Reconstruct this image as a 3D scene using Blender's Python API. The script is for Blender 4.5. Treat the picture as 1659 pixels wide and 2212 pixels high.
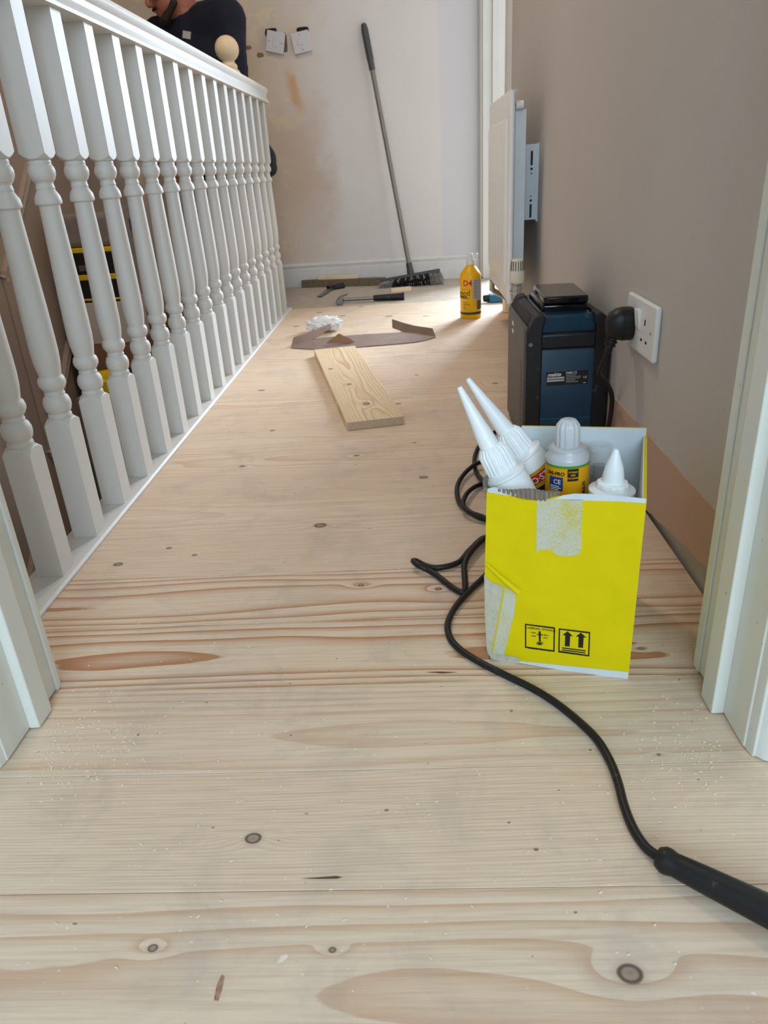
import bpy, bmesh, math, random
from mathutils import Vector, Matrix, noise as mnoise
R = math.radians
rnd = random.Random(7)
for o in list(bpy.data.objects): bpy.data.objects.remove(o)
S = bpy.context.scene; COL = S.collection

# ------------------------------------------------------------------ camera
W, H, F = 1659.0, 2212.0, 1584.0
CAM = Vector((0, 0, 0.55))
pit, yaw, rol = R(25.07), R(-3.2), R(-3.65)
fw = Vector((math.sin(yaw)*math.cos(pit), math.cos(yaw)*math.cos(pit), -math.sin(pit)))
rt = Vector((math.cos(yaw), -math.sin(yaw), 0)); up = rt.cross(fw)
rt, up = math.cos(rol)*rt + math.sin(rol)*up, -math.sin(rol)*rt + math.cos(rol)*up
cd = bpy.data.cameras.new('camera'); cam = bpy.data.objects.new('camera', cd); COL.objects.link(cam)
cam.matrix_world = Matrix(((rt.x, up.x, -fw.x, CAM.x), (rt.y, up.y, -fw.y, CAM.y), (rt.z, up.z, -fw.z, CAM.z), (0, 0, 0, 1)))
cd.sensor_fit = 'VERTICAL'; cd.sensor_height = 36.0; cd.lens = 36.0*F/H; cd.clip_start = 0.02
S.camera = cam
cd.dof.use_dof = True; cd.dof.focus_distance = 1.05; cd.dof.aperture_fstop = 13.0

# ------------------------------------------------------------------ light and exposure
S.view_settings.view_transform = 'Standard'; S.view_settings.look = 'None'
S.view_settings.gamma = 1.0; S.view_settings.use_curve_mapping = False
S.view_settings.exposure = -0.15
wd = bpy.data.worlds.new('daylight'); S.world = wd; wd.use_nodes = True
bg = wd.node_tree.nodes['Background']; bg.inputs[0].default_value = (0.72, 0.85, 1.0, 1); bg.inputs[1].default_value = 1.6

def area(name, loc, target, sx, sy, power, col, spread=180):
    l = bpy.data.lights.new(name, 'AREA'); l.shape = 'RECTANGLE'; l.size = sx; l.size_y = sy
    l.energy = power; l.color = col; l.spread = R(spread)
    o = bpy.data.objects.new(name, l); COL.objects.link(o); o.location = loc
    o.rotation_euler = (Vector(target)-Vector(loc)).to_track_quat('-Z', 'Y').to_euler(); return o
area('window_light_room', (0.2, -2.62, 1.55), (0.1, 1.5, 0.7), 1.9, 1.3, 100, (0.62, 0.82, 1.0))
area('window_light_side_room', (1.75, 5.75, 1.55), (0.35, 2.6, 0.2), 1.3, 1.4, 240, (0.74, 0.87, 1.0), 125)
area('ceiling_light_landing', (-0.45, 2.2, 2.36), (-0.45, 2.2, 0), 0.30, 0.30, 15, (1.0, 0.82, 0.64))

# ------------------------------------------------------------------ helpers
def ray(px, py): return (px-W/2)/F*rt - (py-H/2)/F*up + fw
def atz(px, py, z=0.0): d = ray(px, py); return CAM + d*((z-CAM.z)/d.z)
def aty(px, py, y): d = ray(px, py); return CAM + d*(y/d.y)
def atx(px, py, x): d = ray(px, py); return CAM + d*(x/d.x)
def atplane(px, py, p, n): d = ray(px, py); return CAM + d*((p-CAM).dot(n)/d.dot(n))

class MB:
    def __init__(s): s.v = []; s.f = []; s.mi = []
    def add(s, vs, fs, m=0):
        b = len(s.v); s.v += [Vector(v) for v in vs]; s.f += [tuple(b+i for i in f) for f in fs]; s.mi += [m]*len(fs); return s
    def box(s, c, d, M=None, m=0):
        x, y, z = d[0]/2, d[1]/2, d[2]/2; c = Vector(c)
        vs = [Vector(p) for p in ((-x,-y,-z),(x,-y,-z),(x,y,-z),(-x,y,-z),(-x,-y,z),(x,-y,z),(x,y,z),(-x,y,z))]
        if M: vs = [M @ p for p in vs]
        return s.add([p+c for p in vs], [(3,2,1,0),(4,5,6,7),(0,1,5,4),(1,2,6,5),(2,3,7,6),(3,0,4,7)], m)
    def bb(s, x0, x1, y0, y1, z0, z1, m=0): return s.box(((x0+x1)/2,(y0+y1)/2,(z0+z1)/2), (x1-x0,y1-y0,z1-z0), None, m)
    def prism(s, poly, ex, place, m=0):
        # poly: list of 2d points; place(a,b,t) -> Vector, t in 0..1 along extrusion ex=(t0,t1)
        n = len(poly)
        vs = [place(a, b, ex[0]) for a, b in poly] + [place(a, b, ex[1]) for a, b in poly]
        fs = [tuple(range(n))[::-1], tuple(range(n, 2*n))] + [(i, (i+1) % n, n+(i+1) % n, n+i) for i in range(n)]
        return s.add(vs, fs, m)
    def lathe(s, prof, seg=24, M=None, m=0, cap=True, rfun=None):
        M = M or Matrix(); vs = []; fs = []
        for r, z in prof:
            for k in range(seg):
                a = 2*math.pi*k/seg; rr = r*(rfun(a, z) if rfun else 1)
                vs.append(M @ Vector((rr*math.cos(a), rr*math.sin(a), z)))
        for i in range(len(prof)-1):
            for k in range(seg):
                k2 = (k+1) % seg; fs.append((i*seg+k, i*seg+k2, (i+1)*seg+k2, (i+1)*seg+k))
        if cap:
            fs.append(tuple(range(seg))[::-1]); fs.append(tuple((len(prof)-1)*seg+k for k in range(seg)))
        return s.add(vs, fs, m)
    def tube(s, pts, r, seg=10, m=0, sub=6):
        P = smooth(pts, sub) if sub > 1 else [Vector(p) for p in pts]
        n = len(P); rr = r if callable(r) else (lambda t: r)
        T = [(P[min(i+1, n-1)]-P[max(i-1, 0)]).normalized() for i in range(n)]
        u = T[0].orthogonal().normalized(); vs = []; fs = []
        for i in range(n):
            u = (u - T[i]*u.dot(T[i])).normalized(); w = T[i].cross(u)
            for k in range(seg):
                a = 2*math.pi*k/seg; vs.append(P[i] + (u*math.cos(a)+w*math.sin(a))*rr(i/(n-1)))
        for i in range(n-1):
            for k in range(seg):
                k2 = (k+1) % seg; fs.append((i*seg+k, i*seg+k2, (i+1)*seg+k2, (i+1)*seg+k))
        fs.append(tuple(range(seg))[::-1]); fs.append(tuple((n-1)*seg+k for k in range(seg)))
        return s.add(vs, fs, m)
    def ell(s, c, r, M=None, nu=20, nv=12, m=0):
        prof = [(max(1e-4, math.sin(math.pi*i/nv)), -math.cos(math.pi*i/nv)) for i in range(nv+1)]
        T = Matrix.Translation(Vector(c)) @ (M.to_4x4() if M else Matrix()) @ Matrix.Diagonal((r[0], r[1], r[2], 1))
        return s.lathe(prof, nu, T, m)
    def sheet(s, pts_grid, th, m=0, normal=None):
        # pts_grid[i][j]: closed thin solid following a surface
        ni, nj = len(pts_grid), len(pts_grid[0]); G = [[Vector(p) for p in row] for row in pts_grid]; N = []
        for i in range(ni):
            row = []
            for j in range(nj):
                a = G[min(i+1, ni-1)][j]-G[max(i-1, 0)][j]; b = G[i][min(j+1, nj-1)]-G[i][max(j-1, 0)]
                row.append(a.cross(b).normalized() if a.cross(b).length > 1e-12 else Vector((0, 0, 1)))
            N.append(row)
        vs = [G[i][j] for i in range(ni) for j in range(nj)] + [G[i][j]-N[i][j]*th for i in range(ni) for j in range(nj)]
        q = ni*nj; fs = []
        for i in range(ni-1):
            for j in range(nj-1):
                a, b, c, d = i*nj+j, (i+1)*nj+j, (i+1)*nj+j+1, i*nj+j+1
                fs += [(a, b, c, d), (q+d, q+c, q+b, q+a)]
        for i in range(ni-1):
            fs += [(i*nj, q+i*nj, q+(i+1)*nj, (i+1)*nj), (i*nj+nj-1, (i+1)*nj+nj-1, q+(i+1)*nj+nj-1, q+i*nj+nj-1)]
        for j in range(nj-1):
            fs += [(j, j+1, q+j+1, q+j), ((ni-1)*nj+j, q+(ni-1)*nj+j, q+(ni-1)*nj+j+1, (ni-1)*nj+j+1)]
        return s.add(vs, fs, m)
    def build(s, name, mat, parent=None, smooth_angle=35, bevel=0, seg=2, origin=None, recalc=True):
        vs = s.v
        if origin is None and parent is None:
            xs = [v.x for v in vs]; ys = [v.y for v in vs]; zs = [v.z for v in vs]
            origin = Vector(((min(xs)+max(xs))/2, (min(ys)+max(ys))/2, min(zs)))
        elif origin is None: origin = Vector((0, 0, 0))
        me = bpy.data.meshes.new(name); me.from_pydata([v-origin for v in vs], [], s.f)
        mats = mat if isinstance(mat, (list, tuple)) else [mat]
        for m in mats: me.materials.append(m)
        for p, m in zip(me.polygons, s.mi): p.material_index = m
        if recalc:
            b = bmesh.new(); b.from_mesh(me); bmesh.ops.recalc_face_normals(b, faces=b.faces); b.to_mesh(me); b.free()
        me.validate()
        if smooth_angle:
            for p in me.polygons: p.use_smooth = True
            me.set_sharp_from_angle(angle=R(smooth_angle))
        o = bpy.data.objects.new(name, me); COL.objects.link(o); o.location = origin
        if bevel:
            b = o.modifiers.new('bevel', 'BEVEL'); b.width = bevel; b.segments = seg; b.limit_method = 'ANGLE'; b.angle_limit = R(35)
            b.harden_normals = False
        if parent is not None: attach(o, parent)
        return o

def attach(o, parent):
    o.parent = parent
    o.matrix_parent_inverse = total(parent).inverted()
def total(o):
    # the world matrix of an object that carries only a location and a parent
    L = o.matrix_basis.copy()
    return (total(o.parent) @ o.matrix_parent_inverse @ L) if o.parent else L

def smooth(pts, sub):
    P = [Vector(p) for p in pts]; out = []; n = len(P)
    for i in range(n-1):
        a, b, c, d = P[max(i-1, 0)], P[i], P[i+1], P[min(i+2, n-1)]
        for k in range(sub):
            t = k/sub
            out.append(0.5*((2*b)+(c-a)*t+(2*a-5*b+4*c-d)*t*t+(3*b-a-3*c+d)*t**3))
    out.append(P[-1]); return out
def empty(name, loc): 
    o = bpy.data.objects.new(name, None); COL.objects.link(o); o.location = Vector(loc); o.empty_display_size = 0.05; return o
def tag(o, label, cat, group=None):
    o['label'] = label; o['category'] = cat
    if group: o['group'] = group
    return o
def struct(o): o['kind'] = 'structure'; return o
def axis_matrix(base, tip):
    d = (Vector(tip)-Vector(base)).normalized(); q = d.to_track_quat('Z', 'Y')
    return Matrix.Translation(Vector(base)) @ q.to_matrix().to_4x4()

def text_flat(body, size, shear=0.0, bold=0.0, align='LEFT', spacing=1.0):
    c = bpy.data.curves.new('lettering', 'FONT'); c.body = body; c.size = size; c.shear = shear; c.align_x = align
    c.offset = bold; c.space_character = spacing; c.resolution_u = 3
    o = bpy.data.objects.new('lettering', c); me = o.to_mesh()
    vs = [v.co.copy() for v in me.vertices]; fs = [tuple(p.vertices) for p in me.polygons]
    o.to_mesh_clear(); bpy.data.objects.remove(o); bpy.data.curves.remove(c); return vs, fs
def letters(name, body, size, mat, parent, place, dx=0, dy=0, sx=1.0, **k):
    vs, fs = text_flat(body, size, **k); m = MB(); m.add([place(v.x*sx+dx, v.y+dy) for v in vs], fs)
    return m.build(name, mat, parent, smooth_angle=0, recalc=False)

# ------------------------------------------------------------------ materials
def srgb(r, g, b):
    f = lambda c: (c/255/12.92) if c/255 <= 0.04045 else ((c/255+0.055)/1.055)**2.4
    return (f(r), f(g), f(b), 1)
class NT:
    def __init__(s, name):
        s.m = bpy.data.materials.new(name); s.m.use_nodes = True; s.t = s.m.node_tree; s.b = s.t.nodes['Principled BSDF']
    def n(s, typ, **k):
        x = s.t.nodes.new('ShaderNode'+typ)
        for a, v in k.items(): setattr(x, a, v)
        return x
    def l(s, a, b): s.t.links.new(a, b); return s
    def set(s, sock, v):
        if hasattr(v, 'links') or isinstance(v, bpy.types.NodeSocket): s.l(v, sock)
        else: sock.default_value = v
    def math(s, op, a, b=None, c=None, clamp=False):
        x = s.n('Math', operation=op, use_clamp=clamp); s.set(x.inputs[0], a)
        if b is not None: s.set(x.inputs[1], b)
        if c is not None: s.set(x.inputs[2], c)
        return x.outputs[0]
    def mix(s, f, a, b, mode='MIX'):
        x = s.n('Mix', data_type='RGBA', blend_type=mode); s.set(x.inputs[0], f); s.set(x.inputs[6], a); s.set(x.inputs[7], b); return x.outputs[2]
    def ramp(s, f, stops, interp='LINEAR'):
        x = s.n('ValToRGB'); r = x.color_ramp; r.interpolation = interp
        while len(r.elements) < len(stops): r.elements.new(0.5)
        for e, (p, c) in zip(r.elements, stops): e.position = p; e.color = c if len(c) == 4 else (*c, 1)
        s.set(x.inputs[0], f); return x.outputs[0]
    def noise(s, vec, scale, detail=3, rough=0.55, dist=0.0):
        x = s.n('TexNoise'); x.inputs['Scale'].default_value = scale; x.inputs['Detail'].default_value = detail
        x.inputs['Roughness'].default_value = rough; x.inputs['Distortion'].default_value = dist
        if vec is not None: s.l(vec, x.inputs['Vector'])
        return x.outputs[0]
    def coord(s, kind='Object'): return s.n('TexCoord').outputs[kind]
    def pos(s): return s.n('NewGeometry').outputs['Position']
    def scale(s, vec, sc, loc=(0, 0, 0)):
        x = s.n('Mapping'); x.inputs['Scale'].default_value = sc; x.inputs['Location'].default_value = loc; s.l(vec, x.inputs[0]); return x.outputs[0]
    def bump(s, h, strength=0.3, dist=0.001):
        x = s.n('Bump'); x.inputs['Strength'].default_value = strength; x.inputs['Distance'].default_value = dist; s.l(h, x.inputs['Height']); s.l(x.outputs[0], s.b.inputs['Normal'])
def G(v): return (v, v, v, 1)

def plain(name, col, rough=0.5, var=0.06, nscale=40, metal=0.0, bump=0.0, bscale=200, spec=0.5, trans=0.0, ior=1.45, spots=None):
    """painted, moulded or woven surface: base colour with slight mottling, optional specks"""
    t = NT(name); c = srgb(*col); v = t.coord()
    n = t.noise(v, nscale, 4)
    lo = tuple(max(0, x*(1-var)) for x in c[:3])+(1,); hi = tuple(min(1, x*(1+var)) for x in c[:3])+(1,)
    out = t.ramp(n, [(0.3, lo), (0.7, hi)])
    if spots:
        sc, thr, sc_col, amt = spots
        s = t.noise(v, sc, 2, 0.5); f = t.ramp(s, [(thr, G(0)), (thr+0.03, G(amt))]); out = t.mix(f, out, srgb(*sc_col))
    t.l(out, t.b.inputs['Base Color']); t.b.inputs['Roughness'].default_value = rough; t.b.inputs['Metallic'].default_value = metal
    t.b.inputs['Specular IOR Level'].default_value = spec; t.b.inputs['Transmission Weight'].default_value = trans; t.b.inputs['IOR'].default_value = ior
    if bump: t.bump(t.noise(v, bscale, 3), bump, 0.001)
    return t.m

def wood(name, pale, late, grey=0.25, knots=True):
    """flat-sawn softwood: growth rings are contours of a height field that each board offsets through its own properties"""
    t = NT(name); v = t.coord()
    def att(n):
        a = t.n('Attribute', attribute_type='OBJECT', attribute_name=n); sp = t.n('SeparateXYZ'); t.l(a.outputs['Vector'], sp.inputs[0]); return sp.outputs
    gp = att('grain_place'); gs = att('grain_shape')
    sp = t.n('SeparateXYZ'); t.l(v, sp.inputs[0]); X, Y = sp.outputs[0], sp.outputs[1]
    sx = t.math('ADD', X, gp[2])
    cv = t.n('CombineXYZ'); t.l(t.math('MULTIPLY', sx, 1.6), cv.inputs[0]); t.l(t.math('MULTIPLY', Y, 9.0), cv.inputs[1]); t.l(gp[2], cv.inputs[2])
    n1 = t.noise(cv.outputs[0], 1.0, 2.0, 0.45)
    cw = t.n('CombineXYZ'); t.l(t.math('MULTIPLY', sx, 14), cw.inputs[0]); t.l(t.math('MULTIPLY', Y, 60), cw.inputs[1]); t.l(gp[2], cw.inputs[2])
    n2 = t.noise(cw.outputs[0], 1.0, 3.0, 0.5)
    dy = t.math('MULTIPLY', t.math('SUBTRACT', Y, gp[0]), 10.0)
    h = t.math('MULTIPLY', t.math('MULTIPLY', dy, dy), gs[0])
    h = t.math('ADD', h, t.math('MULTIPLY', X, gp[1]))
    h = t.math('ADD', h, t.math('MULTIPLY', n1, 3.2))
    h = t.math('ADD', h, t.math('MULTIPLY', n2, 0.10))
    kmask = None
    if knots:
        for kn in ('knot_a', 'knot_b', 'knot_c'):
            k = att(kn)
            ax = t.math('SUBTRACT', X, k[0]); ay = t.math('SUBTRACT', Y, k[1])
            g = t.math('ADD', t.math('POWER', t.math('DIVIDE', ax, t.math('MULTIPLY', k[2], 5.0)), 2.0), t.math('POWER', t.math('DIVIDE', ay, t.math('MULTIPLY', k[2], 2.2)), 2.0))
            h = t.math('ADD', h, t.math('MULTIPLY', t.math('POWER', 2.718, t.math('MULTIPLY', g, -1.0)), 0.9))
            d = t.math('DIVIDE', t.math('SQRT', t.math('ADD', t.math('POWER', t.math('MULTIPLY', ax, 0.8), 2.0), t.math('POWER', ay, 2.0))), k[2])
            d = t.math('ADD', d, t.math('MULTIPLY', n2, 0.3))
            kd = t.ramp(t.math('MULTIPLY', d, 0.5), [(0.0, G(0.7)), (0.3, G(0.55)), (0.40, G(0.65)), (0.50, G(1.0)), (0.60, G(0.75)), (0.66, G(0.16)), (0.95, G(0.0))])
            kmask = kd if kmask is None else t.math('MAXIMUM', kmask, kd)
    ring = t.math('FRACT', t.math('DIVIDE', h, gs[1]))
    lw = t.ramp(ring, [(0.0, G(0.0)), (0.40, G(0.03)), (0.70, G(0.42)), (0.90, G(0.95)), (0.975, G(1.0)), (1.0, G(0.0))])
    lw = t.math('MULTIPLY', lw, gs[2])
    base = t.mix(lw, srgb(*pale), srgb(*late))
    # fine fibre and sanded grey smudges
    cf = t.n('CombineXYZ'); t.l(t.math('MULTIPLY', sx, 10), cf.inputs[0]); t.l(t.math('MULTIPLY', Y, 320), cf.inputs[1]); t.l(gp[2], cf.inputs[2])
    nf = t.noise(cf.outputs[0], 1.0, 2.0, 0.6)
    base = t.mix(t.ramp(nf, [(0.42, G(0.0)), (0.75, G(0.28))]), base, srgb(late[0]-20, late[1]-16, late[2]-10))
    wp = t.pos()
    sm = t.noise(wp, 9.0, 5, 0.65, 0.6)
    base = t.mix(t.math('MULTIPLY', t.ramp(sm, [(0.5, G(0)), (0.72, G(1))]), grey), base, srgb(150, 142, 140))
    ye = t.noise(t.scale(wp, (1, 1, 1), (7, 3, 0)), 6.0, 3, 0.5)
    base = t.mix(t.ramp(ye, [(0.58, G(0)), (0.75, G(0.25))]), base, srgb(226, 196, 140))
    sk = t.noise(t.scale(wp, (1.0, 1.4, 1)), 95.0, 1, 0.4)
    base = t.mix(t.ramp(sk, [(0.78, G(0)), (0.81, G(0.7))]), base, srgb(95, 82, 74))
    dd = t.noise(t.scale(wp, (1.0, 1.5, 1), (5, 5, 5)), 150.0, 1, 0.4)
    base = t.mix(t.ramp(dd, [(0.765, G(0)), (0.785, G(0.6))]), base, srgb(250, 240, 222))
    if kmask is not None: base = t.mix(kmask, base, srgb(88, 70, 58))
    t.l(base, t.b.inputs['Base Color'])
    t.l(t.ramp(lw, [(0, G(0.55)), (1, G(0.42))]), t.b.inputs['Roughness'])
    t.b.inputs['Specular IOR Level'].default_value = 0.35
    t.bump(t.math('ADD', lw, t.math('MULTIPLY', nf, 0.4)), 0.25, 0.0006)
    return t.m

def wallpaint(name, col, rough=0.75, var=0.035, blotch=None, fine=420, bump=0.12):
    t = NT(name); p = t.pos(); c = srgb(*col)
    n = t.noise(p, 2.2, 4, 0.55); lo = tuple(x*(1-var) for x in c[:3])+(1,); hi = tuple(min(1, x*(1+var)) for x in c[:3])+(1,)
    out = t.ramp(n, [(0.3, lo), (0.7, hi)])
    f = t.noise(p, fine, 2, 0.5)
    out = t.mix(t.ramp(f, [(0.45, G(0)), (0.75, G(0.10))]), out, srgb(max(0,col[0]-60), max(0,col[1]-60), max(0,col[2]-60)))
    t.l(out, t.b.inputs['Base Color']); t.b.inputs['Roughness'].default_value = rough; t.b.inputs['Specular IOR Level'].default_value = 0.3
    t.bump(t.noise(p, 160, 3), bump, 0.0008)
    t.out = out
    return t

M = {}
M['floor'] = wood('pine_floorboard', (228, 206, 181), (184, 130, 88), 0.30)
M['plank'] = wood('pine_plank', (230, 206, 170), (194, 152, 106), 0.05)
M['endgrain'] = plain('sawn_end_grain', (176, 148, 120), 0.8, 0.15, 300)
M['gloss'] = plain('white_gloss_paint', (212, 209, 203), 0.5, 0.02, 6, bump=0.03, bscale=60, spots=(260, 0.73, (120, 112, 100), 0.5))
M['frame'] = plain('white_door_frame_paint', (224, 224, 214), 0.35, 0.03, 9, bump=0.05, bscale=80, spots=(120, 0.74, (110, 105, 95), 0.6))
M['rightwall'] = wallpaint('beige_wall_paint', (200, 194, 189)).m
M['plaster'] = wallpaint('bare_pink_plaster', (196, 166, 146), 0.9, 0.08).m
M['greyboard'] = plain('grey_board', (196, 192, 178), 0.8, 0.05, 12)
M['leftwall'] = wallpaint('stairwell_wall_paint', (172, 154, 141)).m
M['ceil'] = wallpaint('ceiling_paint', (232, 230, 226)).m
M['roomwall'] = wallpaint('room_wall_paint', (226, 226, 224)).m
M['skirt'] = plain('skirting_paint', (212, 208, 204), 0.5, 0.04, 14, spots=(70, 0.73, (150, 120, 90), 0.5))
M['dust'] = plain('dusty_old_floor', (186, 172, 156), 0.9, 0.10, 16, bump=0.2, bscale=80)
M['dark'] = plain('dark_void', (40, 34, 30), 0.9, 0.1)
M['black'] = plain('black_rubber', (20, 20, 22), 0.45, 0.15, 60, bump=0.06, spots=(90, 0.72, (84, 82, 78), 0.35))
M['blackgloss'] = plain('black_gloss_plastic', (16, 16, 19), 0.15, 0.1, 50)
M['blackglass'] = plain('phone_glass', (58, 55, 54), 0.12, 0.05, 20)
M['blackmat'] = plain('matt_black_plastic', (19, 19, 20), 0.5, 0.15, 90, spots=(45, 0.68, (88, 82, 76), 0.35))
M['teal'] = plain('teal_blue_plastic', (10, 52, 74), 0.38, 0.10, 30, spots=(60, 0.70, (70, 110, 124), 0.35))
M['greyplastic'] = plain('grey_plastic', (92, 88, 86), 0.5, 0.08, 40)
M['whiteplastic'] = plain('white_plastic', (236, 238, 236), 0.35, 0.015, 20)
M['switchplastic'] = plain('aged_switch_plastic', (208, 203, 202), 0.4, 0.02, 20)
M['creamplastic'] = plain('cream_plastic', (224, 218, 196), 0.35, 0.02, 20)
M['yellowcard'] = plain('yellow_printed_card', (219, 198, 0), 0.6, 0.04, 30, spec=0.2, bump=0.05, bscale=300, spots=(30, 0.72, (170, 150, 20), 0.4))
M['whitecard'] = plain('white_card_inside', (206, 214, 216), 0.8, 0.05, 30, bump=0.05)
M['browncard'] = plain('grey_brown_corrugated_card', (132, 120, 106), 0.85, 0.12, 120)
M['brownpaper'] = plain('brown_card_strip', (128, 104, 90), 0.8, 0.10, 25, bump=0.1)
M['cartwhite'] = plain('white_cartridge_plastic', (240, 243, 243), 0.35, 0.01, 20)
M['print'] = plain('black_print', (22, 20, 18), 0.6, 0.05)
M['printwhite'] = plain('white_print', (224, 224, 220), 0.6, 0.02)
M['printred'] = plain('red_print', (186, 40, 34), 0.5, 0.04)
M['labelyellow'] = plain('amber_label', (222, 158, 6), 0.4, 0.03)
M['bottleyellow'] = plain('yellow_bottle_plastic', (236, 178, 4), 0.35, 0.03)
M['labelblue'] = plain('blue_label', (36, 58, 120), 0.5, 0.05)
M['labelgrey'] = plain('grey_label', (176, 172, 172), 0.5, 0.06, 90)
M['labelgreen'] = plain('green_label', (70, 150, 40), 0.4, 0.03)
M['darkgreen'] = plain('dark_green_band', (30, 58, 34), 0.4, 0.03)
M['gold'] = plain('gold_label', (196, 160, 40), 0.4, 0.04)
M['steel'] = plain('galvanised_steel', (214, 222, 226), 0.42, 0.03, 30, metal=0.05)
M['tool'] = plain('tool_steel', (128, 128, 126), 0.4, 0.10, 40, metal=0.7)
M['chrome'] = plain('dull_chrome', (190, 190, 186), 0.25, 0.05, 40, metal=0.8)
M['radiator'] = plain('radiator_enamel', (238, 238, 236), 0.3, 0.015, 8)
M['alu'] = plain('aluminium_handle', (128, 124, 114), 0.45, 0.06, 30, metal=0.3)
M['greyhandle'] = plain('grey_grip', (70, 68, 68), 0.5, 0.08, 40)
M['bristleblack'] = plain('black_bristles', (34, 34, 36), 0.7, 0.2, 200)
M['bristlegrey'] = plain('grey_bristles', (158, 152, 144), 0.7, 0.12, 200)
M['batten'] = plain('weathered_batten', (112, 98, 76), 0.85, 0.2, 60, bump=0.2)
M['rawpine'] = plain('raw_pine', (232, 208, 172), 0.6, 0.05, 30)
M['tissue'] = plain('white_tissue', (238, 238, 236), 0.9, 0.02)
M['skin'] = plain('skin', (158, 98, 76), 0.5, 0.06, 30)
M['beard'] = plain('dark_beard', (46, 32, 26), 0.8, 0.2, 200)
M['navy'] = plain('navy_jersey', (14, 18, 36), 0.85, 0.15, 60)
M['trousers'] = plain('black_work_trousers', (14, 14, 15), 0.85, 0.2, 60)
M['pouch'] = plain('dark_green_pouch', (24, 32, 28), 0.7, 0.3, 60)
M['toolyellow'] = plain('yellow_tool_plastic', (232, 196, 22), 0.45, 0.04)
M['carton'] = plain('brown_carton', (140, 104, 78), 0.8, 0.08, 20)
M['whitecarton'] = plain('white_carton', (206, 196, 188), 0.75, 0.04, 14)
M['bag'] = plain('grey_canvas', (140, 130, 122), 0.85, 0.12, 30)
M['toolblue'] = plain('blue_green_tool', (16, 98, 132), 0.4, 0.05)
M['stairpaint'] = plain('worn_stair_wood', (120, 96, 76), 0.8, 0.12, 12)
def clear(name, col, rough=0.15, alpha=0.5):
    t = NT(name); t.l(t.ramp(t.noise(t.coord(), 30, 2), [(0.3, srgb(*[max(0,c-6) for c in col])), (0.7, srgb(*col))]), t.b.inputs['Base Color'])
    t.b.inputs['Roughness'].default_value = rough; t.b.inputs['Alpha'].default_value = alpha; t.b.inputs['Specular IOR Level'].default_value = 0.7
    return t.m
M['clear'] = clear('clear_plastic', (226, 230, 232), 0.2, 0.25)
M['milky'] = clear('milky_plastic', (222, 224, 226), 0.3, 0.72)
def glass():
    t = NT('window_pane'); t.b.inputs['Transmission Weight'].default_value = 1.0; t.b.inputs['Roughness'].default_value = 0.0; t.b.inputs['IOR'].default_value = 1.02
    t.l(t.ramp(t.noise(t.coord(), 3, 1), [(0.4, (0.97, 0.99, 1, 1)), (0.6, (1, 1, 1, 1))]), t.b.inputs['Base Color']); return t.m
def backwall():
    """skimmed wall: lilac-white paint, a lighter rolled square, brown stain and bare patches round the light switches"""
    t = wallpaint('stained_back_wall', (216, 208, 204), 0.8, 0.03); p = t.pos()
    sp = t.n('SeparateXYZ'); t.l(p, sp.inputs[0]); X, Z = sp.outputs[0], sp.outputs[2]
    wob = t.noise(p, 5.0, 4, 0.6); w2 = t.noise(t.scale(p, (1, 1, 1), (3, 1, 9)), 14.0, 4, 0.6)
    def band(s, a, b, soft): return t.math('MULTIPLY', t.ramp(t.math('SUBTRACT', s, a-soft), [(0, G(0)), (min(1, 2*soft), G(1))]), t.ramp(t.math('SUBTRACT', b+soft, s), [(0, G(0)), (min(1, 2*soft), G(1))]))
    xw = t.math('ADD', X, t.math('MULTIPLY', t.math('SUBTRACT', wob, 0.5), 0.35))
    out = t.out
    # nicotine-brown old paper left of the switches
    f = t.ramp(t.math('MULTIPLY', t.math('SUBTRACT', -0.38, xw), 2.2), [(0, G(0)), (0.4, G(0.45)), (0.8, G(0.72))])
    out = t.mix(f, out, srgb(204, 178, 146))
    f = t.math('MULTIPLY', t.ramp(w2, [(0.54, G(0)), (0.6, G(0.6))]), t.ramp(t.math('MULTIPLY', t.math('SUBTRACT', -0.45, xw), 3), [(0, G(0)), (0.25, G(1))]))
    out = t.mix(f, out, srgb(222, 200, 168))
    # orange streak below the switches
    xs = t.math('ADD', X, t.math('MULTIPLY', Z, 0.32)); xs = t.math('ADD', xs, t.math('MULTIPLY', t.math('SUBTRACT', w2, 0.5), 0.08))
    f = t.math('MULTIPLY', band(xs, -0.27, -0.225, 0.012), band(t.math('ADD', Z, t.math('MULTIPLY', t.math('SUBTRACT', w2, 0.5), 0.1)), 0.84, 0.985, 0.03))
    out = t.mix(t.math('MULTIPLY', f, 0.75), out, srgb(206, 152, 104))
    f = t.math('MULTIPLY', band(xw, -0.66, -0.40, 0.06), band(t.math('ADD', Z, t.math('MULTIPLY', t.math('SUBTRACT', w2, 0.5), 0.3)), 0.35, 0.8, 0.12))  # lower brown stain, with shade of person and balustrade painted into its colour
    out = t.mix(t.math('MULTIPLY', f, 0.45), out, srgb(188, 154, 124))
    # cooler, bluish column beside the door
    f = band(X, 0.17, 0.9, 0.008); out = t.mix(t.math('MULTIPLY', f, 0.5), out, srgb(198, 198, 206))
    t.l(out, t.b.inputs['Base Color']); return t.m
M['backwall'] = backwall()
def residue(name):
    t = NT(name); v = t.coord(); n = t.noise(v, 420, 6, 0.75); n2 = t.noise(v, 30, 3, 0.6)
    t.l(t.mix(t.ramp(t.math('ADD', t.math('MULTIPLY', n, 0.6), t.math('MULTIPLY', n2, 0.4)), [(0.46, G(0)), (0.62, G(0.9))]), srgb(196, 196, 178), srgb(196, 182, 30)), t.b.inputs['Base Color'])
    t.b.inputs['Roughness'].default_value = 0.6; return t.m
M['residue'] = residue('torn_tape_residue')

# ================================================================== SETTING
XW = 0.378; YB = 4.11; XS = -1.45; ZC = 2.4
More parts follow.
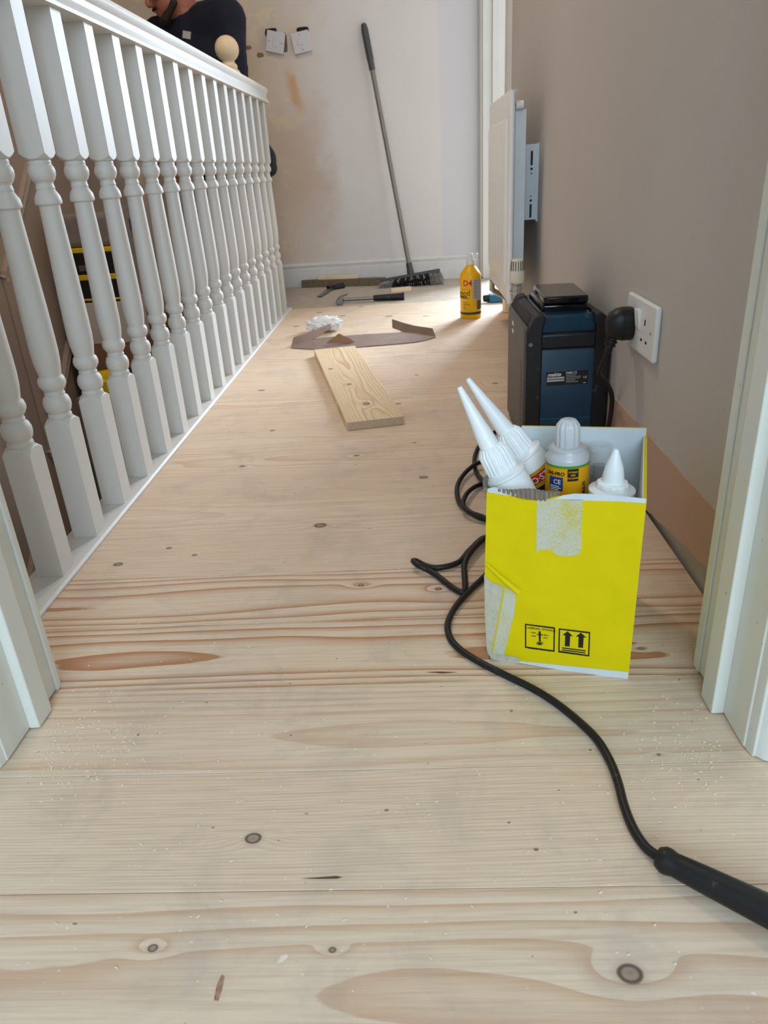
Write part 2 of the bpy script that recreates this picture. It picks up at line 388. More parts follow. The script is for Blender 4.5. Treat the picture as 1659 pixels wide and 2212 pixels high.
# --- floorboards across the landing
fl = struct(empty('floor', (0, 1.5, -0.03)))
sub = MB(); sub.bb(-2.2, 2.2, -2.7, 0.62, -0.10, -0.022); sub.bb(-0.60, 0.60, 0.62, YB+0.1, -0.10, -0.022); sub.build('subfloor', M['dark'], fl)
P0 = 0.424; BW = 0.1365
def board_mesh(name, L, Wd, off):
    m = MB(); x, y = L/2, Wd/2
    m.bb(-x, x, -y, y, -0.0195, 0.0); me_o = m.build(name, M['floor'], None, smooth_angle=0, bevel=0.0004, seg=1, origin=Vector((0, 0, 0))); return me_o
knots = {}   # board index -> knots (x, y, r) measured on the floor
def knot(px, py, r):
    p = atz(px, py); k = math.floor((p.y-P0)/BW); knots.setdefault(k, []).append((p.x, p.y, r*.74))
for px, py, r in [(1361,2103,.0095),(330,2048,.0042),(718,2052,.003),(547,1811,.0075),(835,1750,.0018),(1158,1835,.002),(692,1135,.0105),(255,1219,.0075),(365,1184,.0045),(420,1199,.0042),
                  (780,1264,.0048),(947,1272,.005),(915,1031,.0085),(523,1007,.006),(770,984,.006),(588,930,.006),(1423,1630,.002),(895,956,.004),(565,843,.009),(860,872,.007),(900,810,.006),(1070,828,.008),
                  (690,675,.012),(740,682,.012),(840,683,.014),(610,672,.010),(640,705,.012),(780,662,.010),(920,683,.012),(870,717,.01),(700,790,.006),(1045,640,.01),(1385,1401,.003),(1275,1620,.0015)]: knot(px, py, r)
# grain per board: (ring centre across the board, drift along it, seed), (curvature, ring spacing, contrast)
grain = {-2: ((.012, .5, 3.1), (4.0, .8, .5)), -1: ((-.028, .35, 12.4), (3.6, .78, .46)), 0: ((.36, .25, 5.0), (1.1, .30, .26)), 1: ((-.02, .4, 31.7), (5.0, .80, .34)), 2: ((-.004, -.3, 44.2), (4.6, .80, 1.0)),
         3: ((-.012, .5, 17.9), (4.6, .70, .9)), 4: ((-.33, .3, 27.0), (1.2, .40, .30)), 5: ((.02, .4, 8.8), (4.0, .6, .25))}
k = math.ceil((-0.9-P0)/BW)
boards = []
while P0+k*BW < 3.35:
    y0 = P0+k*BW; y1 = min(y0+BW, 3.365)
    if y1 < 0.58: xa, xb = -1.62, 1.62
    elif y0 < 0.60: xa, xb = -0.60, 0.42
    else: xa, xb = -0.556, 0.3785
    L = xb-xa; o = board_mesh('floorboard', L, y1-y0-0.0006, 0)
    cx, cy = (xa+xb)/2, (y0+y1)/2
    o.location = (cx, cy, 0); attach(o, fl)
    if k in grain: gpl, gsh = grain[k]
    elif k % 3 == 0: gpl, gsh = (rnd.choice((-.3, .34)), rnd.uniform(-.4, .4), rnd.uniform(0, 60)), (1.2, rnd.uniform(.35, .5), rnd.uniform(.25, .45))
    else: gpl, gsh = (rnd.uniform(-.03, .03), rnd.uniform(-.6, .6), rnd.uniform(0, 60)), (rnd.uniform(3.5, 7), rnd.uniform(.5, .75), rnd.uniform(.2, .42))
    o['grain_place'] = list(gpl); o['grain_shape'] = list(gsh)
    ks = sorted(knots.get(k, []), key=lambda q: -q[2])[:3]
    while len(ks) < 3: ks.append((9.0, 9.0, 0.004))
    for nm, q in zip(('knot_a', 'knot_b', 'knot_c'), ks): o[nm] = [q[0]-cx, q[1]-cy, q[2]]
    k += 1
m = MB(); m.bb(-0.60, 0.60, 3.368, YB+0.02, -0.022, -0.006); m.build('old_floor_panel', M['dust'], fl, smooth_angle=0)
m = MB(); m.bb(XS, -0.60, 3.62, YB+0.02, -0.20, -0.006); m.build('landing_panel', M['dust'], fl, smooth_angle=0)
m = MB(); m.bb(0.60, 3.3, 1.2, 5.7, -0.10, -0.006); m.build('side_room_panel', M['dust'], fl, smooth_angle=0)

# --- walls
m = MB(); m.bb(XW, 0.48, 0.70, 3.06, 0.128, ZC); m.bb(XW, 0.48, 3.06, YB, 2.05, ZC)
m.bb(XW, 0.48, 4.06, YB+0.12, 0, 2.05)
wr = struct(m.build('wall_right', M['rightwall'], smooth_angle=0))
# pink plaster strip where the skirting was, ragged at its foot
ys = [0.70+i*(3.06-0.70)/120 for i in range(121)]
def foot(y):
    t = max(0, 1-(y-0.72)/0.42) if y > 0.72 else 1
    return 0.004+0.055*t**0.8*(1 if t > 0 else 0)+0.006*mnoise.noise(Vector((y*24, 3, 0)))*(t > 0)
grid = [[Vector((XW+0.004+0.0008*mnoise.noise(Vector((y*9, f*6, 1))), y, foot(y)*(1-f)+(0.1285+0.0022*mnoise.noise(Vector((y*18, 0, 5))))*f)) for f in (0, .04, .1, .3, .6, 1)] for y in ys]
m = MB(); m.sheet(grid, 0.006); m.build('plaster_strip', M['plaster'], wr, smooth_angle=60)
m = MB(); m.bb(XW+0.0085, 0.48, 0.70, 3.06, -0.03, 0.128); m.build('grey_backing_board', M['greyboard'], wr, smooth_angle=0)
m = MB()   # paint lip over the plaster
gl = [[Vector((XW-0.0004+0.004*f, y, 0.128-0.006*f+0.0026*mnoise.noise(Vector((y*22, 1, 2))))) for f in (0, .5, 1)] for y in ys]
m.sheet(gl, 0.004); m.build('paint_lip', M['rightwall'], wr, smooth_angle=60)

m = MB(); m.bb(XS-0.1, 0.48, YB, YB+0.12, -2.4, ZC); struct(m.build('wall_back', M['backwall'], smooth_angle=0))
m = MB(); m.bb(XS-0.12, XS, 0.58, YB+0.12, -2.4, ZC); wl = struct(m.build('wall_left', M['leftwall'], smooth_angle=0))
def moulding(y0, y1, zb, zt, slope=0.93):
    q = [Vector((XS, y0, zb)), Vector((XS, y1, zb+slope*(y1-y0))), Vector((XS, y1, zt+slope*(y1-y0))), Vector((XS, y0, zt))]
    for a, b in zip(q, q[1:]+q[:1]):
        d = (b-a).normalized(); n = Vector((1, 0, 0)); s = n.cross(d)
        m = MB(); prof = [(-.022, 0), (-.022, .006), (-.012, .016), (0, .010), (.012, .016), (.022, .006), (.022, 0)]
        m.prism(prof, (0, 1), lambda u, w, t: a-d*.02+(b-a+d*.04)*t + s*u + n*w); m.build('panel_moulding', M['leftwall'], wl)
moulding(2.68, 3.42, -0.38, 0.28); moulding(1.75, 2.55, -1.25, -0.58); moulding(3.55, 4.02, 0.40, 1.05, 0.0)
m = MB(); m.bb(XS-0.1, -0.62, 0.585, 0.70, -2.4, ZC); m.bb(-0.62, -0.475, 0.585, 0.70, -0.1, ZC); m.bb(0.34, 2.2, 0.585, 0.70, 0, ZC); m.bb(-0.475, 0.34, 0.585, 0.70, 2.06, ZC)
struct(m.build('wall_front', M['roomwall'], smooth_angle=0))
m = MB(); m.bb(-2.2, 3.4, -2.8, 5.9, ZC, ZC+0.1); struct(m.build('ceiling', M['ceil'], smooth_angle=0))
# camera-side room and side room shells, each with its window
m = MB(); m.bb(-2.3, -2.2, -2.8, 0.7, 0, ZC); struct(m.build('wall_room_left', M['roomwall'], smooth_angle=0))
m = MB(); m.bb(2.2, 2.3, -2.8, 0.7, 0, ZC); struct(m.build('wall_room_right', M['roomwall'], smooth_angle=0))
m = MB(); m.bb(-2.2, -0.8, -2.6, -2.5, 0, ZC); m.bb(1.2, 2.2, -2.6, -2.5, 0, ZC); m.bb(-0.8, 1.2, -2.6, -2.5, 0, 0.85); m.bb(-0.8, 1.2, -2.6, -2.5, 2.2, ZC)
struct(m.build('wall_room_back', M['roomwall'], smooth_angle=0))
m = MB(); m.bb(3.3, 3.4, 1.1, 5.9, 0, ZC); struct(m.build('wall_side_room_right', M['roomwall'], smooth_angle=0))
m = MB(); m.bb(0.48, 3.3, 1.1, 1.2, 0, ZC); struct(m.build('wall_side_room_front', M['roomwall'], smooth_angle=0))
m = MB(); m.bb(0.48, 1.05, 5.6, 5.7, 0, ZC); m.bb(2.45, 3.3, 5.6, 5.7, 0, ZC); m.bb(1.05, 2.45, 5.6, 5.7, 0, 0.8); m.bb(1.05, 2.45, 5.6, 5.7, 2.25, ZC)
struct(m.build('wall_side_room_back', M['roomwall'], smooth_angle=0))
m = MB(); m.bb(0.38, 0.48, YB+0.12, 5.6, 0, ZC); struct(m.build('wall_side_room_left', M['roomwall'], smooth_angle=0))
def window(name, x0, x1, y, z0, z1):
    r = struct(empty(name, ((x0+x1)/2, y, z0)))
    for a in ((x0, x0+.05, z0, z1), (x1-.05, x1, z0, z1), ((x0+x1)/2-.03, (x0+x1)/2+.03, z0+.05, z1-.05)):
        m = MB(); m.bb(a[0], a[1], y-.03, y+.03, a[2], a[3]); m.build('window_stile', M['gloss'], r, bevel=.004)
    for z in (z0, z1-.05):
        m = MB(); m.bb(x0+.05, x1-.05, y-.03, y+.03, z, z+.05); m.build('window_rail', M['gloss'], r, bevel=.004)
window('window_1', -0.8, 1.2, -2.55, 0.85, 2.2); window('window_2', 1.05, 2.45, 5.65, 0.8, 2.25)

# --- skirting on the back wall
m = MB(); prof = [(0, 0), (0.018, 0), (0.018, 0.088), (0.012, 0.092), (0.014, 0.100), (0.017, 0.108), (0.008, 0.118), (0, 0.120)]
m.prism(prof, (XS, 0.362), lambda a, b, t: Vector((t, YB-a, b-0.005))); struct(m.build('baseboard_back', M['skirt'], smooth_angle=20))

m = MB(); m.prism(prof, (.396, 2.2), lambda a, b, t: Vector((t, .585-a*1.4, b+.0005))); m.prism(prof, (-2.2, -.541), lambda a, b, t: Vector((t, .585-a*1.4, b+.0005))); struct(m.build('baseboard_front', M['skirt'], smooth_angle=20))
# --- near door frame around the camera's doorway
def zprism(poly, z0, z1): 
    m = MB(); m.prism(poly, (z0, z1), lambda a, b, t: Vector((a, b, t))); return m
ZD = 2.03
d1 = struct(empty('door_1', (-0.07, 0.64, 0.0)))
zprism([(-.476, .582), (-.45, .582), (-.45, .7), (-.476, .7)], 0.002, ZD).build('lining', M['frame'], d1, bevel=.0015)
zprism([(-.4505, .632), (-.4385, .633), (-.438, .663), (-.4505, .681)], 0.002, ZD).build('door_stop', M['frame'], d1, bevel=.0012)
zprism([(-.451, .585), (-.453, .574), (-.4545, .573), (-.460, .565), (-.472, .563), (-.495, .562), (-.52, .566), (-.54, .575), (-.54, .585)], 0.001, ZD+.06).build('architrave', M['frame'], d1, bevel=.001)
zprism([(-.447, .7), (-.447, .709), (-.4515, .7115), (-.4515, .717), (-.53, .719), (-.53, .7)], 0.001, ZD+.06).build('architrave', M['frame'], d1, bevel=.001)
zprism([(.34, .578), (.34, .7), (.314, .7), (.314, .578)], 0.002, ZD).build('lining', M['frame'], d1, bevel=.0015)
zprism([(.3145, .628), (.301, .628), (.301, .658), (.3145, .676)], 0.002, ZD).build('door_stop', M['frame'], d1, bevel=.0012)
zprism([(.315, .585), (.3165, .572), (.318, .565), (.3215, .5655), (.326, .560), (.332, .557), (.350, .556), (.385, .557), (.395, .568), (.395, .585)], 0.001, ZD+.06).build('architrave', M['frame'], d1, bevel=.001)
zprism([(.312, .7), (.312, .715), (.322, .719), (.376, .719), (.376, .7)], 0.001, ZD+.06).build('architrave', M['frame'], d1, bevel=.001)
m = MB(); m.bb(-.45, .314, .582, .70, ZD-.02, ZD+.03); m.build('head_lining', M['frame'], d1)
# --- far doorway in the right wall
d2 = struct(empty('door_2', (0.42, 3.6, -0.006)))
arch = [(0, 0), (.012, .002), (.016, .012), (.012, .020), (.018, .028), (.019, .060), (.013, .070), (0, .072)]
m = MB(); m.prism(arch, (0.002, 2.1), lambda a, b, t: Vector((XW-a, 4.058-.004+.0+b*.75, t))); m.build('architrave', M['gloss'], d2, smooth_angle=20)
m = MB(); m.prism(arch, (0.002, 2.1), lambda a, b, t: Vector((XW-a, 3.068-b, t))); m.build('architrave', M['gloss'], d2, smooth_angle=20)
m = MB(); m.bb(XW-.004, .484, 4.038, 4.06, -.006, 2.05); m.build('lining', M['gloss'], d2, bevel=.002)
m = MB(); m.bb(XW-.004, .484, 3.06, 3.082, -.006, 2.05); m.build('lining', M['gloss'], d2, bevel=.002)
m = MB(); m.bb(.418, .452, 4.024, 4.039, -.006, 2.05); m.build('door_stop', M['gloss'], d2, bevel=.002)
m = MB(); m.bb(.418, .452, 3.081, 3.096, -.006, 2.05); m.build('door_stop', M['gloss'], d2, bevel=.002)
m = MB(); m.bb(XW-.004, .484, 3.06, 4.06, 2.03, 2.06); m.build('head_lining', M['gloss'], d2)

# --- staircase falling towards the camera behind the balustrade
st = tag(empty('staircase', (-1.03, 2.2, -2.3)), 'dim wooden staircase dropping away behind the white balustrade', 'stairs')
for i in range(1, 12):
    y1 = 3.62-.22*(i-1); z = -.19*i
    m = MB(); m.bb(XS+.001, -.626, y1-.24, y1, z-.025, z); m.build('tread', M['stairpaint'], st, bevel=.006)
    m = MB(); m.bb(XS+.001, -.626, y1-.012, y1, z, z+.165); m.build('riser', M['stairpaint'], st, smooth_angle=0)
m = MB(); m.bb(-.625, -.602, .70, 3.62, -2.35, -.004); struct(m.build('trim_1', M['gloss'], smooth_angle=0))

# ================================================================== BALUSTRADE
bx = -0.577
ba = tag(empty('balustrade', (bx, 2.0, 0)), 'white painted balustrade of turned spindles under a moulded handrail', 'balustrade')
hp = [(.026, .813), (.031, .814), (.0315, .820), (.027, .827), (.0235, .836), (.0245, .846), (.0295, .853), (.031, .860), (.027, .868), (.014, .8735)]
hp = hp+[(-a, b) for a, b in hp[::-1]]
m = MB(); m.prism(hp, (.719, 3.362), lambda a, b, t: Vector((bx+a, t, b))); m.build('handrail', M['gloss'], ba, smooth_angle=25)
rp = [(.022, 0), (.0315, 0.0005), (.032, .004), (.029, .008), (.024, .0085), (-.022, .0085), (-.022, -.004)]
m = MB(); m.prism(rp, (.719, 3.372), lambda a, b, t: Vector((bx+a, t, b))); m.build('base_rail', M['gloss'], ba, smooth_angle=25)
def baluster():
    hs = .0205; m = MB(); z0, z1 = .008, .215
    def block(z0, z1, flip):
        # square block whose turned end scallops into the round
        n = 6; vs = []; fs = []
        ring = []
        for s_ in range(4):
            a0 = (-1, -1, 1, 1)[s_]*hs, (-1, 1, 1, -1)[s_]*hs; a1 = (-1, -1, 1, 1)[(s_+1) % 4]*hs, (-1, 1, 1, -1)[(s_+1) % 4]*hs
            for i in range(n): t = i/n; ring.append((a0[0]+(a1[0]-a0[0])*t, a0[1]+(a1[1]-a0[1])*t))
        N = len(ring); plainz = z0 if not flip else z1; endz = z1 if not flip else z0; sg = 1 if not flip else -1
        for x, y in ring: vs.append((x, y, plainz))
        for x, y in ring:
            r = math.hypot(x, y); vs.append((x, y, endz-sg*.008*((r-hs)/(hs*.414))**1.0))
        for x, y in ring:
            r = math.hypot(x, y); q = .0185/r; vs.append((x*q, y*q, endz+sg*.001))
        for a in range(2):
            for i in range(N): fs.append((a*N+i, a*N+(i+1) % N, (a+1)*N+(i+1) % N, (a+1)*N+i))
        fs.append(tuple(range(N))); fs.append(tuple(2*N+i for i in range(N))); m.add(vs, fs)
    block(.008, .216, False); block(.594, .814, True)
    prof = [(.0175, .214), (.0185, .219), (.0180, .223), (.0165, .225), (.0195, .229), (.0213, .236), (.0213, .243), (.0190, .250), (.0160, .253), (.0150, .2545), (.0162, .256), (.0148, .259),
            (.0150, .262), (.0168, .263), (.0185, .266), (.0208, .270), (.0212, .276), (.0195, .282), (.0170, .2845), (.0168, .2855), (.0182, .293), (.0199, .305), (.0208, .322), (.0207, .345), (.0200, .385), (.0188, .43),
            (.0174, .475), (.0163, .510), (.0160, .520), (.0163, .527), (.0203, .5285), (.0209, .532), (.0196, .540), (.0156, .547), (.0138, .550), (.0150, .552), (.0140, .555), (.0134, .559), (.0148, .562), (.0165, .563),
            (.0182, .566), (.0204, .571), (.0208, .577), (.0196, .582), (.0178, .585), (.0168, .586), (.0176, .588), (.0172, .591), (.0160, .594)]
    m.lathe(prof, 28); return m.build('baluster', M['gloss'], None, smooth_angle=32, bevel=.0008, seg=1, origin=Vector((0, 0, 0)))
b0 = baluster(); nb = 0
for i in range(-1, 18):
    o = b0 if nb == 0 else b0.copy()
    if nb: COL.objects.link(o)
    nb += 1
    o.location = (bx+.001, .968+.0205+.1352*i, 0); attach(o, ba)
# new newel with a ball finial
P = aty(490, 106, 3.20); nx, ny, nz = P.x, P.y, P.z
m = MB(); zt = -.38
nw = tag(empty('newel_post', (nx, ny, zt)), 'raw unpainted pine newel post with round ball finial behind the handrail', 'post')
m.bb(nx-.035, nx+.035, ny-.035, ny+.035, zt, nz-.135); m.build('post', M['rawpine'], nw, bevel=.003)
m = MB(); m.lathe([(.036, -.14), (.043, -.128), (.045, -.112), (.042, -.100), (.037, -.094), (.039, -.088), (.041, -.080), (.036, -.071), (.030, -.066), (.032, -.060), (.030, -.052), (.024, -.046), (.022, -.036)], 28, Matrix.Translation((nx, ny, nz))); m.build('turned_neck', M['rawpine'], nw, smooth_angle=40)
m = MB(); m.ell((nx, ny, nz), (.0445, .0445, .0445), None, 32, 18); m.build('ball_finial', M['rawpine'], nw, smooth_angle=60)

# ================================================================== RADIATOR
rx, ry0, ry1, rz0, rz1 = .280, 2.264, 2.80, .163, .722
ra = tag(empty('radiator', (.32, 2.53, .06)), 'white ribbed panel radiator hung on the beige wall before the door', 'radiator')
def rib(y, z):
    e = min(1, max(0, (z-rz0-.045)/.012))*min(1, max(0, (rz1-.065-z)/.012)); e *= min(1, max(0, (y-ry0-.03)/.01))*min(1, max(0, (ry1-.03-y)/.01))
    f = ((y-ry0-.03)/.045) % 1; g = min(1, abs(f-.5)/.17); return .007*e*(g*g*(3-2*g))
ny_ = 260; zs = [rz0, rz0+.006, rz0+.043, rz0+.050, rz0+.058, .45, rz1-.078, rz1-.070, rz1-.063, rz1-.006, rz1]
grid = [[Vector((rx+(.004 if (i in (0, ny_) or z in (rz0, rz1)) else 0)-rib(ry0+(ry1-ry0)*i/ny_, z)+.002, ry0+(ry1-ry0)*i/ny_, z)) for z in zs] for i in range(ny_+1)]
m = MB(); m.sheet(grid, -.016); m.build('front_panel', M['radiator'], ra, smooth_angle=50)
m = MB(); m.tube([(rx+.009, ry0-.001, rz0), (rx+.009, ry0-.001, rz1-.004)], .0075, 12, sub=1); m.build('edge_seam', M['radiator'], ra)
m = MB()
for i in range(20):
    y = ry0+.03+i*.025; m.bb(rx+.018, rx+.050, y, y+.0012, .215, .672)
m.bb(rx+.018, rx+.020, ry0+.02, ry1-.02, .215, .672); cv = m.build('convector_fins', M['steel'], ra, smooth_angle=0)
m = MB(); m.bb(rx+.018, rx+.051, ry0+.026, ry0+.0275, .205, .674); m.build('end_plate', M['steel'], ra, smooth_angle=0)
bk = MB(); yb = ry0+.075; bk.bb(rx+.044, XW-.006, yb, yb+.002, .388, .588); bk.bb(XW-.006, XW-.001, yb, yb+.03, .382, .590)
br = bk.build('wall_bracket', M['steel'], ra, smooth_angle=0)
xc = (rx+.050+XW)/2+.002
for z, h, w in ((.552, .038, .0032), (.524, .007, .0035), (.512, .004, .002), (.452, .004, .002), (.440, .007, .0035), (.412, .038, .0032)):
    m = MB(); prof = [(w*math.cos(a), w*math.sin(a)+(h/2-w if math.sin(a) > 0 else -(h/2-w))*(1 if h > 2*w+.001 else 0)) for a in [2*math.pi*q/20+.01 for q in range(20)]]
    m.prism(prof, (yb-.0006, yb+.001), lambda a, b, t: Vector((xc+a, t, z+b))); m.build('slot', M['print'], br, smooth_angle=0)
for z in (.523, .441):
    m = MB(); m.lathe([(.004, 0), (.004, .003), (.002, .005)], 10, axis_matrix((XW-.006, yb+.014, z), (XW-.05, yb+.014, z))); m.build('screw', M['chrome'], br)
m = MB(); m.lathe([(.007, 0), (.007, .008), (.004, .01)], 12, axis_matrix((rx+.026, ry0+.016, rz1-.038), (rx+.026, ry0-.02, rz1-.038))); m.build('bleed_plug', M['chrome'], ra)
m = MB(); m.lathe([(.0105, 0), (.0105, .02)], 12, axis_matrix((rx+.020, ry0+.012, rz1-.038), (rx+.05, ry0+.012, rz1-.038))); m.build('top_boss', M['radiator'], ra)
vp = aty(1117, 612, 2.215); hx, hy, hz = vp.x, vp.y, vp.z
va = MB(); va.lathe([(.012, -.045), (.012, -.02), (.0145, -.018), (.0145, -.006), (.011, -.004), (.011, .002)], 16, Matrix.Translation((hx, hy, hz)))
va.tube([(hx, hy, hz-.03), (hx-.004, hy+.02, hz-.028), (rx+.012, ry0+.012, hz-.026)], .009, 12); vv = va.build('valve', M['chrome'], ra, smooth_angle=40)
m = MB(); m.tube([(hx+.002, hy, hz-.04), (hx+.003, hy, .05), (hx+.003, hy, -.005)], .0075, 12, sub=3); m.build('pipe', M['chrome'], vv)
m = MB(); m.lathe([(.010, 0), (.0185, .002), (.0205, .010), (.0205, .028), (.0195, .034), (.0170, .062), (.0150, .0665), (.008, .068)], 32, Matrix.Translation((hx, hy, hz))); th = m.build('thermostat_head', M['creamplastic'], vv, smooth_angle=40)
m = MB()
for q in range(16):
    a = 2*math.pi*q/16; c_, s_ = math.cos(a), math.sin(a)
    pts = [Vector((hx+c_*r_, hy+s_*r_, hz+z_)) for r_, z_ in ((.01985, .036), (.0174, .062))]; tn = Vector((-s_, c_, 0))*.0013; on = Vector((c_, s_, 0))*.0006
    m.add([pts[0]-tn+on, pts[0]+tn+on, pts[1]+tn+on, pts[1]-tn+on, pts[0]-tn-on*3, pts[0]+tn-on*3, pts[1]+tn-on*3, pts[1]-tn-on*3], [(0,1,2,3),(7,6,5,4),(0,4,5,1),(1,5,6,2),(2,6,7,3),(3,7,4,0)])
m.build('head_slots', M['greyplastic'], th, smooth_angle=0); 
m = MB(); m.tube([(rx+.012, ry1-.02, rz0-.004), (rx+.012, ry1-.01, rz0-.03), (rx+.02, ry1+.012, rz0-.045), (rx+.07, ry1+.02, rz0-.075), (XW-.014, ry1+.02, rz0-.09), (XW-.012, ry1+.02, -.005)], .010, 12); m.build('tail_pipe', M['chrome'], ra)

# ================================================================== SOCKET
so = tag(empty('wall_socket', (XW, 1.225, .245)), 'white double power socket plate on the beige wall beside the radio', 'socket')
sy0, sy1, sz0, sz1 = 1.147, 1.308, .2485, .3355; sx_ = XW-.0095
def rrect(a0, a1, b0, b1, r, n=4):
    out = []
    for cx, cy, s0 in ((a1-r, b1-r, 0), (a0+r, b1-r, 90), (a0+r, b0+r, 180), (a1-r, b0+r, 270)):
        for i in range(n+1): a = R(s0+90*i/n); out.append((cx+r*math.cos(a), cy+r*math.sin(a)))
    return out
m = MB(); m.prism(rrect(sy0, sy1, sz0, sz1, .005), (0, 1), lambda a, b, t: Vector((XW-.0002-(.009)*t, a, b))); pl = m.build('face_plate', M['whiteplastic'], so, bevel=.0035, seg=3)
for y in (1.241, 1.229):
    m = MB(); m.add([Vector((sx_-p[0], p[1], p[2])) for p in ((-.001, y-.0045, .288), (-.001, y+.0045, .288), (-.001, y+.0045, .318), (-.001, y-.0045, .318), (.0015, y-.0045, .288), (.0015, y+.0045, .288), (.0055, y+.0045, .318), (.0055, y-.0045, .318))],
                    [(0,1,2,3),(4,7,6,5),(0,4,5,1),(1,5,6,2),(2,6,7,3),(3,7,4,0)]); m.build('rocker_switch', M['whiteplastic'], so, bevel=.0006)
for y, z, w, h in ((1.199, .303, .004, .009), (1.212, .2735, .0065, .004), (1.186, .2735, .0065, .004)):
    m = MB(); m.bb(sx_-.0003, sx_+.001, y-w/2, y+w/2, z-h/2, z+h/2); m.build('pin_slot', M['print'], pl, smooth_angle=0)
m = MB(); m.lathe([(.0022, 0), (.0022, .0006)], 12, axis_matrix((sx_, 1.166, .292), (sx_-1, 1.166, .292))); m.build('screw', M['chrome'], pl)

# ================================================================== POWER CABLE: plug, cord, tool sleeve
pc = tag(empty('power_cable', (.12, .95, 0)), 'black rubber mains cable looping over the boards from socket to tool', 'cable')
py_, pz_ = 1.270, .291
m = MB(); n_ = 24
def plugprof(a): # rounded plug outline in the y-z plane
    c_, s_ = math.cos(a), math.sin(a); return (.0235*math.copysign(abs(c_)**.75, c_), .0255*math.copysign(abs(s_)**.75, s_)-(.004 if s_ < 0 else 0))
rings = []
for x_, sc, dz in ((sx_-.0003, .96, 0), (sx_-.004, 1.0, 0), (sx_-.018, 1.0, 0), (sx_-.0185, .97, 0), (sx_-.020, .97, 0), (sx_-.027, .93, 0), (sx_-.036, .80, -.002), (sx_-.0425, .55, -.004), (sx_-.0445, .2, -.005)):
    rings.append([Vector((x_, py_+plugprof(2*math.pi*q/n_)[0]*sc, pz_+dz+plugprof(2*math.pi*q/n_)[1]*sc)) for q in range(n_)])
vs = [p for r_ in rings for p in r_]; fs = [(i*n_+q, i*n_+(q+1) % n_, (i+1)*n_+(q+1) % n_, (i+1)*n_+q) for i in range(len(rings)-1) for q in range(n_)]+[tuple(range(n_)), tuple((len(rings)-1)*n_+q for q in range(n_))]
m.add(vs, fs); pg = m.build('plug', M['black'], pc, smooth_angle=40)
gx = sx_-.030
m = MB(); m.lathe([(.0105, 0), (.0110, -.006), (.0085, -.0065), (.0085, -.009), (.0105, -.0095), (.0105, -.0125), (.008, -.013), (.008, -.0155), (.0098, -.016), (.0096, -.019), (.0070, -.0195), (.0065, -.030), (.005, -.032)], 18, Matrix.Translation((gx, py_, pz_-.020)) @ Matrix.Rotation(R(14), 4, 'Y')); m.build('cord_grip', M['black'], pg)
path = [Vector((gx-.008, py_, pz_-.048)), Vector((gx-.014, py_+.004, pz_-.070)), Vector((gx-.014, py_+.020, pz_-.092)), Vector((gx+.008, py_+.045, pz_-.118)), Vector((XW-.012, py_+.075, .13)), Vector((XW-.014, py_+.095, .05)), Vector((.350, 1.385, .006)), Vector((.30, 1.395, .0048)), Vector((.235, 1.395, .0048)), Vector((.203, 1.43, .0048)), Vector((.198, 1.54, .0048))]
def cp(px, py, z=.0048): return atz(px, py, z)
path += [cp(1088, 922), cp(1060, 940), cp(1036, 962), cp(1025, 990), cp(1028, 1018), cp(1046, 1042, .012), cp(1080, 1075, .014), cp(1105, 1040, .014), cp(1080, 1004, .014), cp(1040, 998, .014), cp(1008, 1018, .012), cp(988, 1050, .010), cp(992, 1085, .008), cp(1018, 1108), cp(1052, 1122), cp(1090, 1118), cp(1105, 1085), cp(1085, 1052), cp(1048, 1044), cp(1014, 1060, .013), cp(1000, 1088, .016), cp(1014, 1106, .014), cp(1048, 1119, .010), cp(1082, 1140, .0048), cp(1078, 1165), cp(1045, 1162, .006), cp(1015, 1188, .010), cp(990, 1215, .006), cp(950, 1226), cp(922, 1223), cp(901, 1213, .009), cp(893, 1212, .012), cp(905, 1222, .012), cp(935, 1237, .006), cp(975, 1268), cp(996, 1279), cp(1004, 1274), cp(1004, 1250, .005), cp(1003, 1222, .0075), cp(1013, 1198, .013), cp(1040, 1168, .012), cp(1070, 1150, .006), cp(1085, 1180, .0048), cp(1072, 1216), cp(1046, 1246), cp(1015, 1276), cp(985, 1310), cp(968, 1345), cp(971, 1375), cp(990, 1400), cp(1030, 1427), cp(1085, 1455), cp(1150, 1487), cp(1200, 1518), cp(1250, 1558), cp(1290, 1598), cp(1318, 1645), cp(1335, 1690), cp(1348, 1740), cp(1368, 1790), cp(1395, 1830), cp(1422, 1850, .006)]
m = MB(); m.tube(path, .0044, 10, sub=5); m.build('cord', M['black'], pc, smooth_angle=60)
sA = cp(1424, 1852, .011); sB = cp(1660, 1972, .016); dirn = (sB-sA).normalized(); sC = sB+dirn*.10+Vector((0, 0, .004))
m = MB(); L_ = (sC-sA).length
m.lathe([(.003, -.002), (.0085, -.001), (.0112, .004), (.0112, .008), (.0098, .013), (.0102, .018), (.0112, .04), (.0128, .09), (.0150, .14), (.017, L_)], 22, axis_matrix(sA, sC)); m.build('tool_sleeve', M['black'], pc, smooth_angle=50)

M['greyflap'] = plain('grey_white_flap', (168, 170, 166), 0.8, 0.05, 30); M['tapegrey'] = plain('torn_grey_card', (186, 182, 160), 0.7, 0.10, 160)
# ================================================================== YELLOW BOX
bl = atz(1062, 1425); brr = atz(1357, 1467); u = (brr-bl).normalized(); v = Vector((-u.y, u.x, 0)); BWd = (brr-bl).length; BD = .19; BH = .225
UZ = Vector((0, 0, 1)); TH = .0032
def bp(a, b, z): return bl+u*a+v*b+UZ*z
bo = tag(empty('cardboard_box', bp(BWd/2, BD/2, 0)), 'open yellow cardboard box of sealant cartridges on the floorboards', 'box')
def plate(name, poly, mat, org, ax, ay, nrm, th, parent, **k):
    m = MB(); m.prism(poly, (0, th), lambda a, b, t: org+ax*a+ay*b+nrm*t); return m.build(name, mat, parent, **k)
